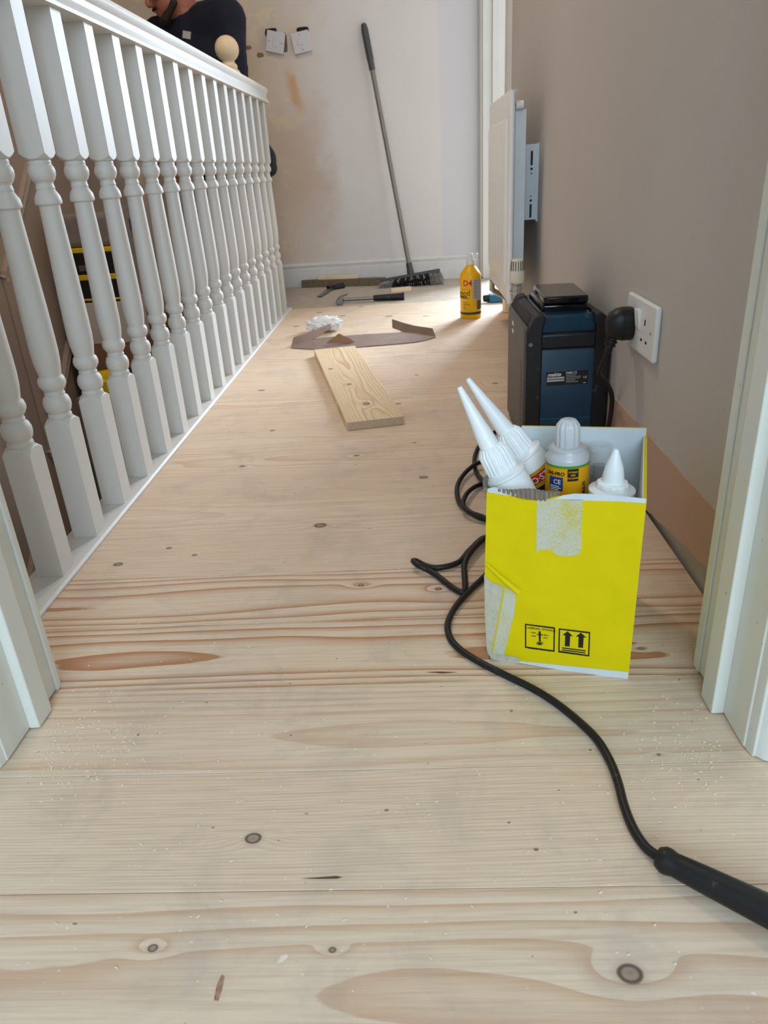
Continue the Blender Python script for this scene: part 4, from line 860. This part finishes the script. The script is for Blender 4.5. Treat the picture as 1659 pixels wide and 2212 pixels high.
# --- crumpled tissue
tc = atz(700, 715); 
bm = bmesh.new(); bmesh.ops.create_icosphere(bm, subdivisions=5, radius=1)
for vv_ in bm.verts:
    p = vv_.co.copy(); n = 0.72+.42*abs(mnoise.noise(p*2.1))+.30*abs(mnoise.noise(p*4.7))+.12*mnoise.noise(p*9)
    vv_.co = Vector((p.x*.072*n, p.y*.05*n, max(p.z, -.75)*.030*n+.024))
me = bpy.data.meshes.new('tissue'); bm.to_mesh(me); bm.free(); me.materials.append(M['tissue'])
for p_ in me.polygons: p_.use_smooth = True
ti = bpy.data.objects.new('tissue', me); COL.objects.link(ti); ti.location = (tc.x+.004, tc.y-.005, .0); tag(ti, 'crumpled white tissue behind the brown card strip', 'tissue')
zmin = min(v_.co.z for v_ in me.vertices); ti.location.z = -zmin+.0005
# --- hammer
ZF = -.006
hA = atz(735, 648, ZF+.016); hB = atz(873, 640, ZF+.016)
hm = tag(empty('claw_hammer', hA.lerp(hB, .5)), 'claw hammer with black grip lying on the dusty floor', 'hammer')
hd = (hB-hA).normalized(); hs_ = Vector((-hd.y, hd.x, 0))
m = MB(); m.tube([hA+hd*.02, hA.lerp(hB, .6)], .0075, 12, sub=2); m.build('shaft', M['tool'], hm)
m = MB(); m.tube([hA.lerp(hB, .52), hA.lerp(hB, .6), hA.lerp(hB, .85), hB], lambda t: .0125+.0045*t+(.002 if t > .9 else 0), 14); m.build('grip', M['blackmat'], hm)
m = MB(); m.lathe([(.0135, 0), (.0155, .003), (.0155, .018), (.011, .024), (.0115, .034), (.0145, .040), (.0145, .066), (.011, .07)], 20, axis_matrix(hA-hs_*.055, hA)); hh = m.build('head', M['tool'], hm, smooth_angle=40)
for sg in (-1, 1):
    m = MB(); m.tube([hA+hs_*.008, hA+hs_*.035+UZ*(.004+.006*sg)+hd*.004, hA+hs_*.065+UZ*.010*sg+hd*.014, hA+hs_*.085+UZ*.011*sg+hd*.030], lambda t: .009-.006*t, 10); m.build('claw', M['tool'], hh)
# --- folding square / black handled knife
kA = atz(690, 641, ZF+.004); kB = atz(714, 624, ZF+.006); kC = atz(742, 617, ZF+.012)
kn = tag(empty('folding_saw', kB), 'black handled folding saw with grey blade by the timber batten', 'saw')
d_ = (kB-kA).normalized(); s_ = Vector((-d_.y, d_.x, 0))
m = MB(); m.prism([(0, -.012), (1, -.017), (1, .017), (0, .010)], (0, .0035), lambda a, b, t: kA+(kB-kA)*a+s_*b+UZ*t); m.build('blade', M['tool'], kn)
m = MB(); m.tube([kB-(kC-kB)*.12, kB, kB.lerp(kC, .5), kC], lambda t: .015-.002*math.sin(t*6), 12); m.build('handle', M['blackmat'], kn)
m = MB(); m.lathe([(.020, -.008), (.020, .014)], 16, Matrix.Translation(kB+UZ*.004)); m.build('pivot', M['blackmat'], kn, bevel=.002)
# --- timber batten and offcuts
t0 = atz(652, 622, ZF); t1 = Vector((-.145, 3.985, ZF)); d_ = (t1-t0).normalized(); s_ = Vector((-d_.y, d_.x, 0))
m = MB(); m.prism([(0, 0), (.045, 0), (.045, .037), (0, .037)], (0, 1), lambda a, b, t: t0+(t1-t0)*t+s_*a+UZ*b)
tag(m.build('timber_batten', M['batten'], bevel=.0015), 'rough weathered timber batten lying before the skirting board', 'batten')
o0 = atz(690, 597, .045); 
m = MB(); c_ = t0.lerp(t1, .42)+s_*.028+UZ*.0375
m.prism([(-.10, -.018), (.04, -.02), (.12, -.006), (.115, .010), (-.09, .014)], (0, .017), lambda a, b, t: c_+d_*a+s_*b+UZ*(t+.0002)); tag(m.build('wood_offcut', M['rawpine'], bevel=.001), 'pointed raw pine offcut resting on top of the batten', 'offcut')
w0 = atz(845, 632, ZF); w1 = atz(889, 628, ZF); d2_ = (w1-w0).normalized(); s2_ = Vector((-d2_.y, d2_.x, 0))
m = MB(); m.prism([(0, 0), (.022, 0), (.022, .019), (0, .019)], (0, (w1-w0).length), lambda a, b, t: w0+d2_*t+s2_*a+UZ*b); tag(m.build('wood_offcut', M['rawpine'], bevel=.001), 'small square pine offcut lying in front of the broom head', 'offcut')
# --- broom leaning on the back wall
bh = aty(889, 600, 3.95); btp = aty(785, 50, YB-.014)
bm_ = tag(empty('broom', (bh.x, bh.y, ZF)), 'grey handled broom leaning against the pale back wall', 'broom')
ax_ = (btp-bh).normalized()
m = MB(); m.tube([bh+ax_*.03, btp-ax_*.12], .0108, 16, sub=1); m.build('handle', M['alu'], bm_)
m = MB(); m.lathe([(.0125, -.20), (.0140, -.195), (.0140, -.165), (.0160, -.15), (.0165, -.03), (.013, -.006), (.006, 0)], 20, axis_matrix(btp, btp+ax_)); m.build('grip', M['greyhandle'], bm_)
m = MB(); m.lathe([(.022, -.012), (.020, .01), (.016, .05), (.0155, .075)], 20, axis_matrix(bh, btp)); m.build('socket', M['greyhandle'], bm_)
hl = aty(838, 610, 3.93); hr = aty(948, 590, 3.93); hdv = (hr-hl).normalized(); hl = bh-hdv*.155; hr = bh+hdv*.150
nrm = Vector((0, -.80, -.60)).normalized(); crs = hdv.cross(nrm).normalized()
m = MB(); m.prism([(-.026, -.006), (.026, -.006), (.026, .014), (-.026, .014)], (0, (hr-hl).length), lambda a, b, t: hl+hdv*t+crs*a+nrm*b+UZ*.0); m.build('head_block', M['greyhandle'], bm_, bevel=.005)
BK, BG = MB(), MB(); br_ = random.Random(3)
for i in range(30):
    for j in range(7):
        f = i/29; base = hl+hdv*((hr-hl).length*(.015+.97*f))+crs*(-.022+.044*j/6)+nrm*.012
        for q in range(3):
            spv = (hdv*((f-.5)*.55+br_.uniform(-.14, .14))+crs*((j/6-.5)*1.0+br_.uniform(-.15, .15))+nrm).normalized(); L = .058+br_.uniform(-.004, .004)
            tip = base+spv*L
            if tip.z < ZF+.001: tip = base+spv*(L*(base.z-ZF-.001)/max(1e-5, base.z-tip.z))+Vector((0, -.004, 0))
            (BG if (i < 6 or i > 23) or (j in (0, 6) and i % 3 == 0) else BK).tube([base, tip], .0013, 4, sub=1)
BK.build('black_bristles', M['bristleblack'], bm_, smooth_angle=0)['kind'] = 'stuff'; BG.build('grey_bristles', M['bristlegrey'], bm_, smooth_angle=0)['kind'] = 'stuff'
# --- hanging light switches
def switch(name, label, px, py, rot, tilt, vert):
    c_ = aty(px, py, YB-.022); r = tag(empty(name, c_), label, 'light switch')
    Rm = Matrix.Rotation(R(tilt), 3, 'X') @ Matrix.Rotation(R(rot), 3, 'Y')
    f = lambda a, b, t: c_+Rm @ Vector((a, -t, b))
    m = MB(); m.prism(rrect(-.043, .043, -.043, .043, .004), (0, .008), f); m.build('plate', M['switchplastic'], r, bevel=.002)
    w, h = (.011, .017) if not vert else (.017, .011)
    m = MB(); m.prism(rrect(-w, w, -h, h, .001), (.0078, .0105), f); m.build('rocker', M['switchplastic'], r, bevel=.0008)
    for sgn in (-1, 1):
        a, b = (sgn*.030, 0) if not vert else (0, sgn*.030)
        m = MB(); m.prism([(a+.0028*math.cos(x), b+.0028*math.sin(x)) for x in [i*.6283 for i in range(10)]], (.0078, .0088), f); m.build('screw', M['tool'], r)
    hz_ = f(0, .043, 0)
    m = MB(); m.tube([f(0, .01, -.004), f(.004, .03, -.006), Vector((c_.x+.004, YB-.001, c_.z+.040))], .003, 6); m.build('wire', M['print'], r)
    return r, c_
switch('light_switch', 'white light switch hanging crooked beside the brown wall stain', 595, 91, 14, 10, False)
switch('light_switch', 'white light switch hanging straighter, further from the wall stain', 651, 91, -8, 8, True)
for x0_, z0_, w_, h_ in ((-.622, 1.165, .060, .034), (-.562, 1.120, .026, .080), (-.470, 1.165, .055, .026)):
    m = MB(); n_ = 14; ctr = Vector((x0_, YB, z0_))
    pts = [(w_/2*math.copysign(abs(math.cos(a))**.5, math.cos(a))*(1+.2*mnoise.noise(Vector((a*3, x0_*9, 0)))), h_/2*math.copysign(abs(math.sin(a))**.5, math.sin(a))*(1+.2*mnoise.noise(Vector((a*3, 5, z0_*7))))) for a in [2*math.pi*i/n_ for i in range(n_)]]
    m.prism(pts, (0, .0012), lambda a, b, t: ctr+Vector((a, -t, b))); tag(m.build('wall_hole', M['dark'] if w_ > .03 else M['batten'], smooth_angle=0), {(-.622): 'dark hole cut in the wall behind the crooked light switch', (-.562): 'ragged brown gouge in the plaster between the two light switches', (-.470): 'dark hole cut in the wall behind the straighter light switch'}[x0_], 'hole')
for px_, py_g, w_ in ((537, 103, .030), (562, 119, .034)):
    ctr = aty(px_, py_g, YB); n_ = 12; m = MB()
    pts = [(w_/2*math.cos(a)*(1+.5*mnoise.noise(Vector((a*2, px_, 0)))), w_*.32*math.sin(a)*(1+.5*mnoise.noise(Vector((a*2, 3, px_))))) for a in [2*math.pi*i/n_ for i in range(n_)]]
    m.prism(pts, (0, .0012), lambda a, b, t: ctr+Vector((a, -t, b))); tag(m.build('plaster_gouge', M['carton'], smooth_angle=0), 'small brown gouge in the back wall close to the navy sleeve' if px_ < 550 else 'small brown gouge in the back wall just below the crooked light switch', 'gouge')
# --- small blue tool in the doorway
b0 = atz(1046, 656, 0)
bt_ = tag(empty('cordless_tool', (b0.x+.04, b0.y+.02, 0)), 'blue and black cordless tool end lying in the far doorway', 'tool')
m = MB(); m.bb(b0.x+.022, b0.x+.115, b0.y, b0.y+.05, .0005, .034); m.build('housing', M['toolblue'], bt_, bevel=.006, seg=3)
m = MB(); m.lathe([(.010, 0), (.014, .004), (.016, .026)], 16, axis_matrix((b0.x-.003, b0.y+.025, .0175), (b0.x+1, b0.y+.025, .0175))); m.build('collar', M['blackmat'], bt_)

M['beardmark'] = plain('dark_resin_streak', (96, 68, 50), 0.6, 0.1); M['scrape'] = plain('red_brown_scrape', (168, 128, 104), 0.7, 0.25, 200, spots=(180, 0.58, (150, 60, 50), 0.8)); M['chip'] = plain('pale_wood_chip', (240, 228, 206), 0.8, 0.05)
# ================================================================== PERSON on the top tread
fx, fy = -.50, -.866; fwd = Vector((fx, fy, 0)); lft = Vector((-fy, fx, 0))
PZ = -.19
hip = Vector((-.765, 3.595, .60)); chest = Vector((-.835, 3.565, .99)); neckb = Vector((-.856, 3.535, 1.115)); headc = Vector((-.925, 3.495, 1.252))
def capsule(mb, a, b, ra, rb, n=7):
    a, b = Vector(a), Vector(b)
    for i in range(n+1): t = i/n; r = ra+(rb-ra)*t; mb.ell(a.lerp(b, t), (r, r, r), None, 12, 8)
def remesh(mb, name, mat, parent, vox, sm=4, sculpt=None):
    me = bpy.data.meshes.new(name); me.from_pydata(mb.v, [], mb.f); o = bpy.data.objects.new(name, me); COL.objects.link(o)
    r = o.modifiers.new('r', 'REMESH'); r.mode = 'VOXEL'; r.voxel_size = vox
    s = o.modifiers.new('s', 'SMOOTH'); s.iterations = sm; s.factor = .5
    dg = bpy.context.evaluated_depsgraph_get(); ev = o.evaluated_get(dg); me2 = bpy.data.meshes.new_from_object(ev)
    o.modifiers.clear(); o.data = me2; me2.name = name; me2.materials.clear(); me2.materials.append(mat)
    for p in me2.polygons: p.use_smooth = True
    attach(o, parent); return o
pe = tag(empty('person', (-.78, 3.50, PZ)), 'person in navy top and black trousers stooping on the stairs, head bowed', 'person')
lk, rk = Vector((-.735, 3.475, .235)), Vector((-.905, 3.53, .235)); la, ra_ = Vector((-.72, 3.545, -.11)), Vector((-.88, 3.585, -.11))
lh, rh = hip+lft*.09, hip-lft*.09
ls, rs = neckb+Vector((0, 0, .010))+lft*.165-fwd*.03, neckb-Vector((0, 0, .015))-lft*.165+fwd*.02
le, re_ = Vector((-.688, 3.44, .82)), Vector((-1.075, 3.575, .84)); lw_, rw_ = Vector((-.915, 3.375, .635)), Vector((-1.06, 3.37, .68))
hfl = Vector((-.88, -.475, 0)); hdir = (hfl*.92+Vector((0, 0, -.39))).normalized()        # where the face points
hup = (hfl*.39+Vector((0, 0, .92))).normalized(); hl_ = Vector((-hfl.y, hfl.x, 0))
HM = Matrix((hl_, -hdir, hup)).transposed()             # local x left, -y face, z up
hp_ = lambda x, y, z: headc+HM @ Vector((x, y, z))
mb = MB()
mb.ell(hp_(0, .012, .03), (.075, .095, .090), HM, 24, 16); mb.ell(hp_(0, -.020, -.045), (.060, .068, .060), HM, 20, 14); mb.ell(hp_(0, -.062, -.088), (.028, .024, .022), HM)
mb.ell(hp_(0, -.098, -.022), (.011, .014, .018), HM); mb.ell(hp_(0, -.088, 0), (.008, .010, .026), HM); mb.ell(hp_(0, -.078, .022), (.050, .016, .010), HM); mb.ell(hp_(0, -.082, -.054), (.022, .010, .007), HM); mb.ell(hp_(0, -.078, -.066), (.019, .010, .007), HM)
for s in (-1, 1): mb.ell(hp_(s*.072, .012, -.008), (.009, .019, .030), HM); mb.ell(hp_(s*.034, -.064, -.012), (.022, .022, .020), HM)
capsule(mb, hp_(0, .03, -.06), neckb-Vector((0, 0, .03)), .054, .062, 5)
capsule(mb, chest-lft*.07, chest+lft*.07, .105, .105); capsule(mb, hip-lft*.05, hip+lft*.05, .115, .115); capsule(mb, hip, chest, .12, .125, 9)
capsule(mb, ls, rs, .06, .06); capsule(mb, ls, le, .052, .042); capsule(mb, le, lw_, .040, .027); capsule(mb, rs, re_, .052, .042); capsule(mb, re_, rw_, .040, .027)
for h_, k_, a_ in ((lh, lk, la), (rh, rk, ra_)):
    capsule(mb, h_, k_, .085, .056); capsule(mb, k_, a_, .054, .038); capsule(mb, a_, a_+fwd*.15-UZ*.045, .038, .026)
for wr_, sd in ((lw_, 1), (rw_, -1)):
    el = le if sd == 1 else re_; d_ = (wr_-el).normalized(); sw = lft*sd; pn = d_.cross(sw).normalized()
    capsule(mb, wr_, wr_+d_*.05, .026, .030, 4); capsule(mb, wr_+d_*.05-sw*.022, wr_+d_*.05+sw*.022, .018, .018, 4)
    for i, (o_, l1) in enumerate(((-.030, .036), (-.010, .042), (.010, .040), (.028, .030))):
        b_ = wr_+d_*.065+sw*o_; k1 = b_+d_*l1-pn*.008*sd; k2 = k1+(d_*.75-pn*sd*.65)*.030; capsule(mb, b_, k1, .0092, .0086, 4); capsule(mb, k1, k2, .0086, .0072, 4)
    tb0 = wr_+d_*.022-sw*.026; tb1 = tb0-sw*.026+d_*.028; tb2 = tb1+d_*.030-pn*sd*.006; capsule(mb, tb0, tb1, .012, .010, 4); capsule(mb, tb1, tb2, .0098, .0082, 4)
remesh(mb, 'body', M['skin'], pe, .0055, 3)
mb = MB()
capsule(mb, chest-lft*.075, chest+lft*.075, .122, .122); capsule(mb, hip+UZ*.05-lft*.05, hip+UZ*.05+lft*.05, .128, .128); capsule(mb, hip+UZ*.05, chest, .135, .140, 9); capsule(mb, ls, rs, .078, .078, 10)
capsule(mb, neckb-UZ*.05, neckb+fwd*.012+UZ*.006, .085, .066, 4); capsule(mb, chest-fwd*.03, neckb-UZ*.03-fwd*.04, .125, .10, 5); capsule(mb, neckb-fwd*.05+UZ*.02, ls, .075, .08, 6); capsule(mb, chest+lft*.06-fwd*.03, ls, .115, .08, 5)
capsule(mb, ls, le, .070, .058); capsule(mb, le, le.lerp(lw_, .82), .058, .040); capsule(mb, rs, re_, .070, .058); capsule(mb, re_, re_.lerp(rw_, .82), .058, .040)
sh_ = remesh(mb, 'long_sleeved_top', M['navy'], pe, .009, 5)
from mathutils.bvhtree import BVHTree
bv = BVHTree.FromPolygons([v_.co for v_ in sh_.data.vertices], [tuple(p_.vertices) for p_ in sh_.data.polygons])
hit, hn, _, _ = bv.ray_cast(CAM, ray(404, 76).normalized())
if hit is not None:
    e1 = (Vector((1, 0, -.25))-hn*hn.dot(Vector((1, 0, -.25)))).normalized(); e2 = hn.cross(e1)
    m = MB(); m.prism([(-.017, -.013), (.017, -.013), (.017, .013), (-.017, .013)], (.001, .004), lambda a, b, t: hit+e1*a+e2*b+hn*t); m.build('badge', M['labelgrey'], pe)
mb = MB(); capsule(mb, hip-lft*.055, hip+lft*.055, .130, .130); capsule(mb, hip+UZ*.05, hip-UZ*.02, .130, .13, 4)
for h_, k_, a_ in ((lh, lk, la), (rh, rk, ra_)): capsule(mb, h_, k_, .100, .072); capsule(mb, k_, a_-UZ*.02, .070, .060)
remesh(mb, 'trousers', M['trousers'], pe, .010, 5)
for a_ in (la, ra_):
    mb = MB(); capsule(mb, a_-UZ*.02, a_-UZ*.042, .048, .042, 3); capsule(mb, a_-UZ*.042-fwd*.02, a_+fwd*.15-UZ*.047, .038, .034, 6); bo_ = remesh(mb, 'boot', M['blackmat'], pe, .007, 3)
    for v_ in bo_.data.vertices: v_.co.z = max(v_.co.z, PZ+.0005)
mb = MB(); pp = Vector((-.615, 3.545, .615)); mb.ell(pp, (.045, .05, .060)); mb.ell(pp+Vector((.012, -.01, -.035)), (.035, .04, .035)); mb.ell(pp+Vector((.0, .0, .04)), (.028, .03, .03)); remesh(mb, 'tool_pouch', M['pouch'], pe, .007, 2)
# hair and beard close to the head
mb = MB(); mb.ell(hp_(0, .024, .040), (.080, .094, .088), HM, 24, 16); hr_ = remesh(mb, 'hair', M['beard'], pe, .006, 2)
mb = MB(); mb.ell(hp_(0, -.066, -.094), (.030, .026, .024), HM); capsule(mb, hp_(-.055, -.02, -.060), hp_(-.022, -.068, -.090), .016, .018, 5); capsule(mb, hp_(.055, -.02, -.060), hp_(.022, -.068, -.090), .016, .018, 5); capsule(mb, hp_(-.026, -.086, -.046), hp_(.026, -.086, -.046), .0075, .0075, 6)
remesh(mb, 'beard', M['beard'], pe, .005, 2)
for s in (-1, 1):
    m = MB(); m.ell(hp_(s*.031, -.081, .0), (.011, .007, .0065), HM, 14, 8); m.build('eye', M['printwhite'], pe); m = MB(); m.ell(hp_(s*.031, -.0862, -.001), (.005, .003, .005), HM, 12, 8); m.build('pupil', M['print'], pe)

# ================================================================== TOOL STACK on the stairs (seen between the spindles)
cx0, cx1 = -1.41, -1.13; yA, yB_ = 2.985, 3.165; zb_ = -.19*3
m = MB(); m.bb(cx0, cx1, yA, yB_, zb_+.0005, -.035); tag(m.build('carton', M['carton'], bevel=.003), 'tall brown carton on the stairs under the white carton', 'carton')
wc = tag(empty('carton', ((cx0+cx1)/2, (yA+yB_)/2, -.0345)), 'white printed carton on top of the brown carton', 'carton')
m = MB(); m.bb(cx0+.01, cx1-.005, yA, yB_, -.0345, .128); m.build('body', M['whitecarton'], wc, bevel=.002)
for i in range(5):
    m = MB(); m.bb(cx0+.13, cx0+.148+.006*(i % 2), yA-.0006, yA+.001, .02+i*.016, .028+i*.016); m.build('print_mark', M['print'], wc, smooth_angle=0)
tbx = tag(empty('tool_case', ((cx0+cx1)/2, (yA+yB_)/2, .1285)), 'black tool case with yellow bands standing on the white carton', 'tool case')
m = MB(); m.bb(cx0+.02, cx1-.02, yA+.01, yB_-.01, .1285, .335); m.build('case', M['blackmat'], tbx, bevel=.008)
for z0_, z1_ in ((.136, .144), (.215, .236), (.318, .336)):
    m = MB(); m.bb(cx0+.017, cx1-.017, yA+.007, yB_-.007, z0_, z1_); m.build('yellow_band', M['toolyellow'], tbx, bevel=.003)
for x_ in (cx0+.10, cx0+.14):
    m = MB(); m.bb(x_, x_+.05, yA+.004, yA+.012, .250+.03*(x_ > cx0+.2), .272+.03*(x_ > cx0+.2)); m.build('latch', M['greyplastic'], tbx, bevel=.002)
m = MB(); m.bb(cx0+.03, cx1-.01, yA+.02, yB_-.01, .3365, .46); tag(m.build('tool_bag', M['bag'], bevel=.02, seg=3), 'grey canvas tool bag sitting on the black tool case', 'bag')
# grey spirit level leaning on the stairs beside the stack
l0 = Vector((-.93, 2.84, -.757)); l1 = aty(262, 385, 2.97); l1 = Vector((l1.x, 2.97, l1.z)); dl = (l1-l0).normalized(); sl = dl.cross(Vector((0, 1, 0))).normalized(); nl = dl.cross(sl)
lv = tag(empty('spirit_level', l0), 'grey spirit level standing on the stairs beside the stacked cartons', 'level')
m = MB(); m.prism([(-.028, -.010), (.028, -.010), (.028, .010), (-.028, .010)], (.006, (l1-l0).length), lambda a, b, t: l0+dl*t+sl*a+nl*b+UZ*.004); m.build('beam', M['bag'], lv, bevel=.003)
m = MB(); m.lathe([(.007, -.02), (.007, .02)], 12, axis_matrix(l0+dl*((l1-l0).length*.88)-Vector((0, .0125, 0)), l0+dl*((l1-l0).length))); m.build('vial', M['labelblue'], lv)
# yellow cordless drill on a lower box
m = MB(); m.bb(-1.34, -1.04, 2.765, 2.935, -.19*4+.0005, -.20); tag(m.build('carton', M['browncard'], bevel=.003), 'grey brown carton on a lower stair under the yellow drill', 'carton')
dr = tag(empty('cordless_drill', (-1.12, 2.85, -.1995)), 'yellow and black cordless drill lying on the lower carton', 'drill')
m = MB(); m.lathe([(.02, 0), (.032, .01), (.034, .09), (.028, .12)], 18, axis_matrix((-1.28, 2.85, -.150), (-1.04, 2.84, -.125))); m.build('motor_housing', M['toolyellow'], dr, smooth_angle=40)
m = MB(); m.lathe([(.026, .12), (.026, .15), (.018, .18), (.010, .19)], 18, axis_matrix((-1.28, 2.85, -.150), (-1.04, 2.84, -.125))); m.build('chuck', M['blackmat'], dr, smooth_angle=40)
m = MB(); m.tube([(-1.23, 2.85, -.16), (-1.24, 2.81, -.175), (-1.245, 2.79, -.180)], .018, 12); m.build('handle', M['blackmat'], dr)
m = MB(); m.bb(-1.29, -1.20, 2.768, 2.80, -.1993, -.135); m.build('battery', M['toolyellow'], dr, bevel=.006)

# ================================================================== SMALL MARKS AND SAWDUST ON THE BOARDS
def mark(name, pts, mat):
    m = MB(); m.add([atz(x, y, .0003) for x, y in pts], [tuple(range(len(pts)))]); return m.build(name, mat, fl, smooth_angle=0)
mark('grain_crack', [(917, 1452), (950, 1450.5), (990, 1452), (955, 1454.5)], M['beardmark'])
mark('grain_crack', [(648, 1898), (690, 1895), (726, 1892), (740, 1895), (728, 1898), (690, 1898.5)], M['beardmark'])
mark('red_scrape', [(462, 2160), (468, 2128), (478, 2106), (485, 2108), (480, 2135), (472, 2162)], M['scrape'])
mark('pale_chip', [(598, 2082), (606, 2066), (618, 2060), (624, 2066), (612, 2078)], M['chip'])
sd_r = random.Random(11); m = MB()
for i in range(420):
    if i < 230: px, py = 60+abs(sd_r.gauss(0, 150)), 1600+sd_r.gauss(0, 60)
    elif i < 330: px, py = 1560-abs(sd_r.gauss(0, 110)), 1590+sd_r.gauss(0, 70)
    else: px, py = sd_r.uniform(100, 1500), sd_r.uniform(1350, 2100)
    p = atz(px, py, .0005)
    if not (-.43 < p.x < .30): continue
    a = sd_r.uniform(0, 6.28); L = sd_r.uniform(.0005, .0016); w = sd_r.uniform(.0003, .0007); d = Vector((math.cos(a), math.sin(a), 0)); s = Vector((-d.y, d.x, 0))
    m.box(p+UZ*.0001, (L*2, w*2, .0006), Matrix((d, s, UZ)).transposed())
sw_ = m.build('sawdust', M['chip'], None, smooth_angle=0); sw_['kind'] = 'stuff'; tag(sw_, 'pale sawdust flecks scattered on the boards by the door frame', 'sawdust')
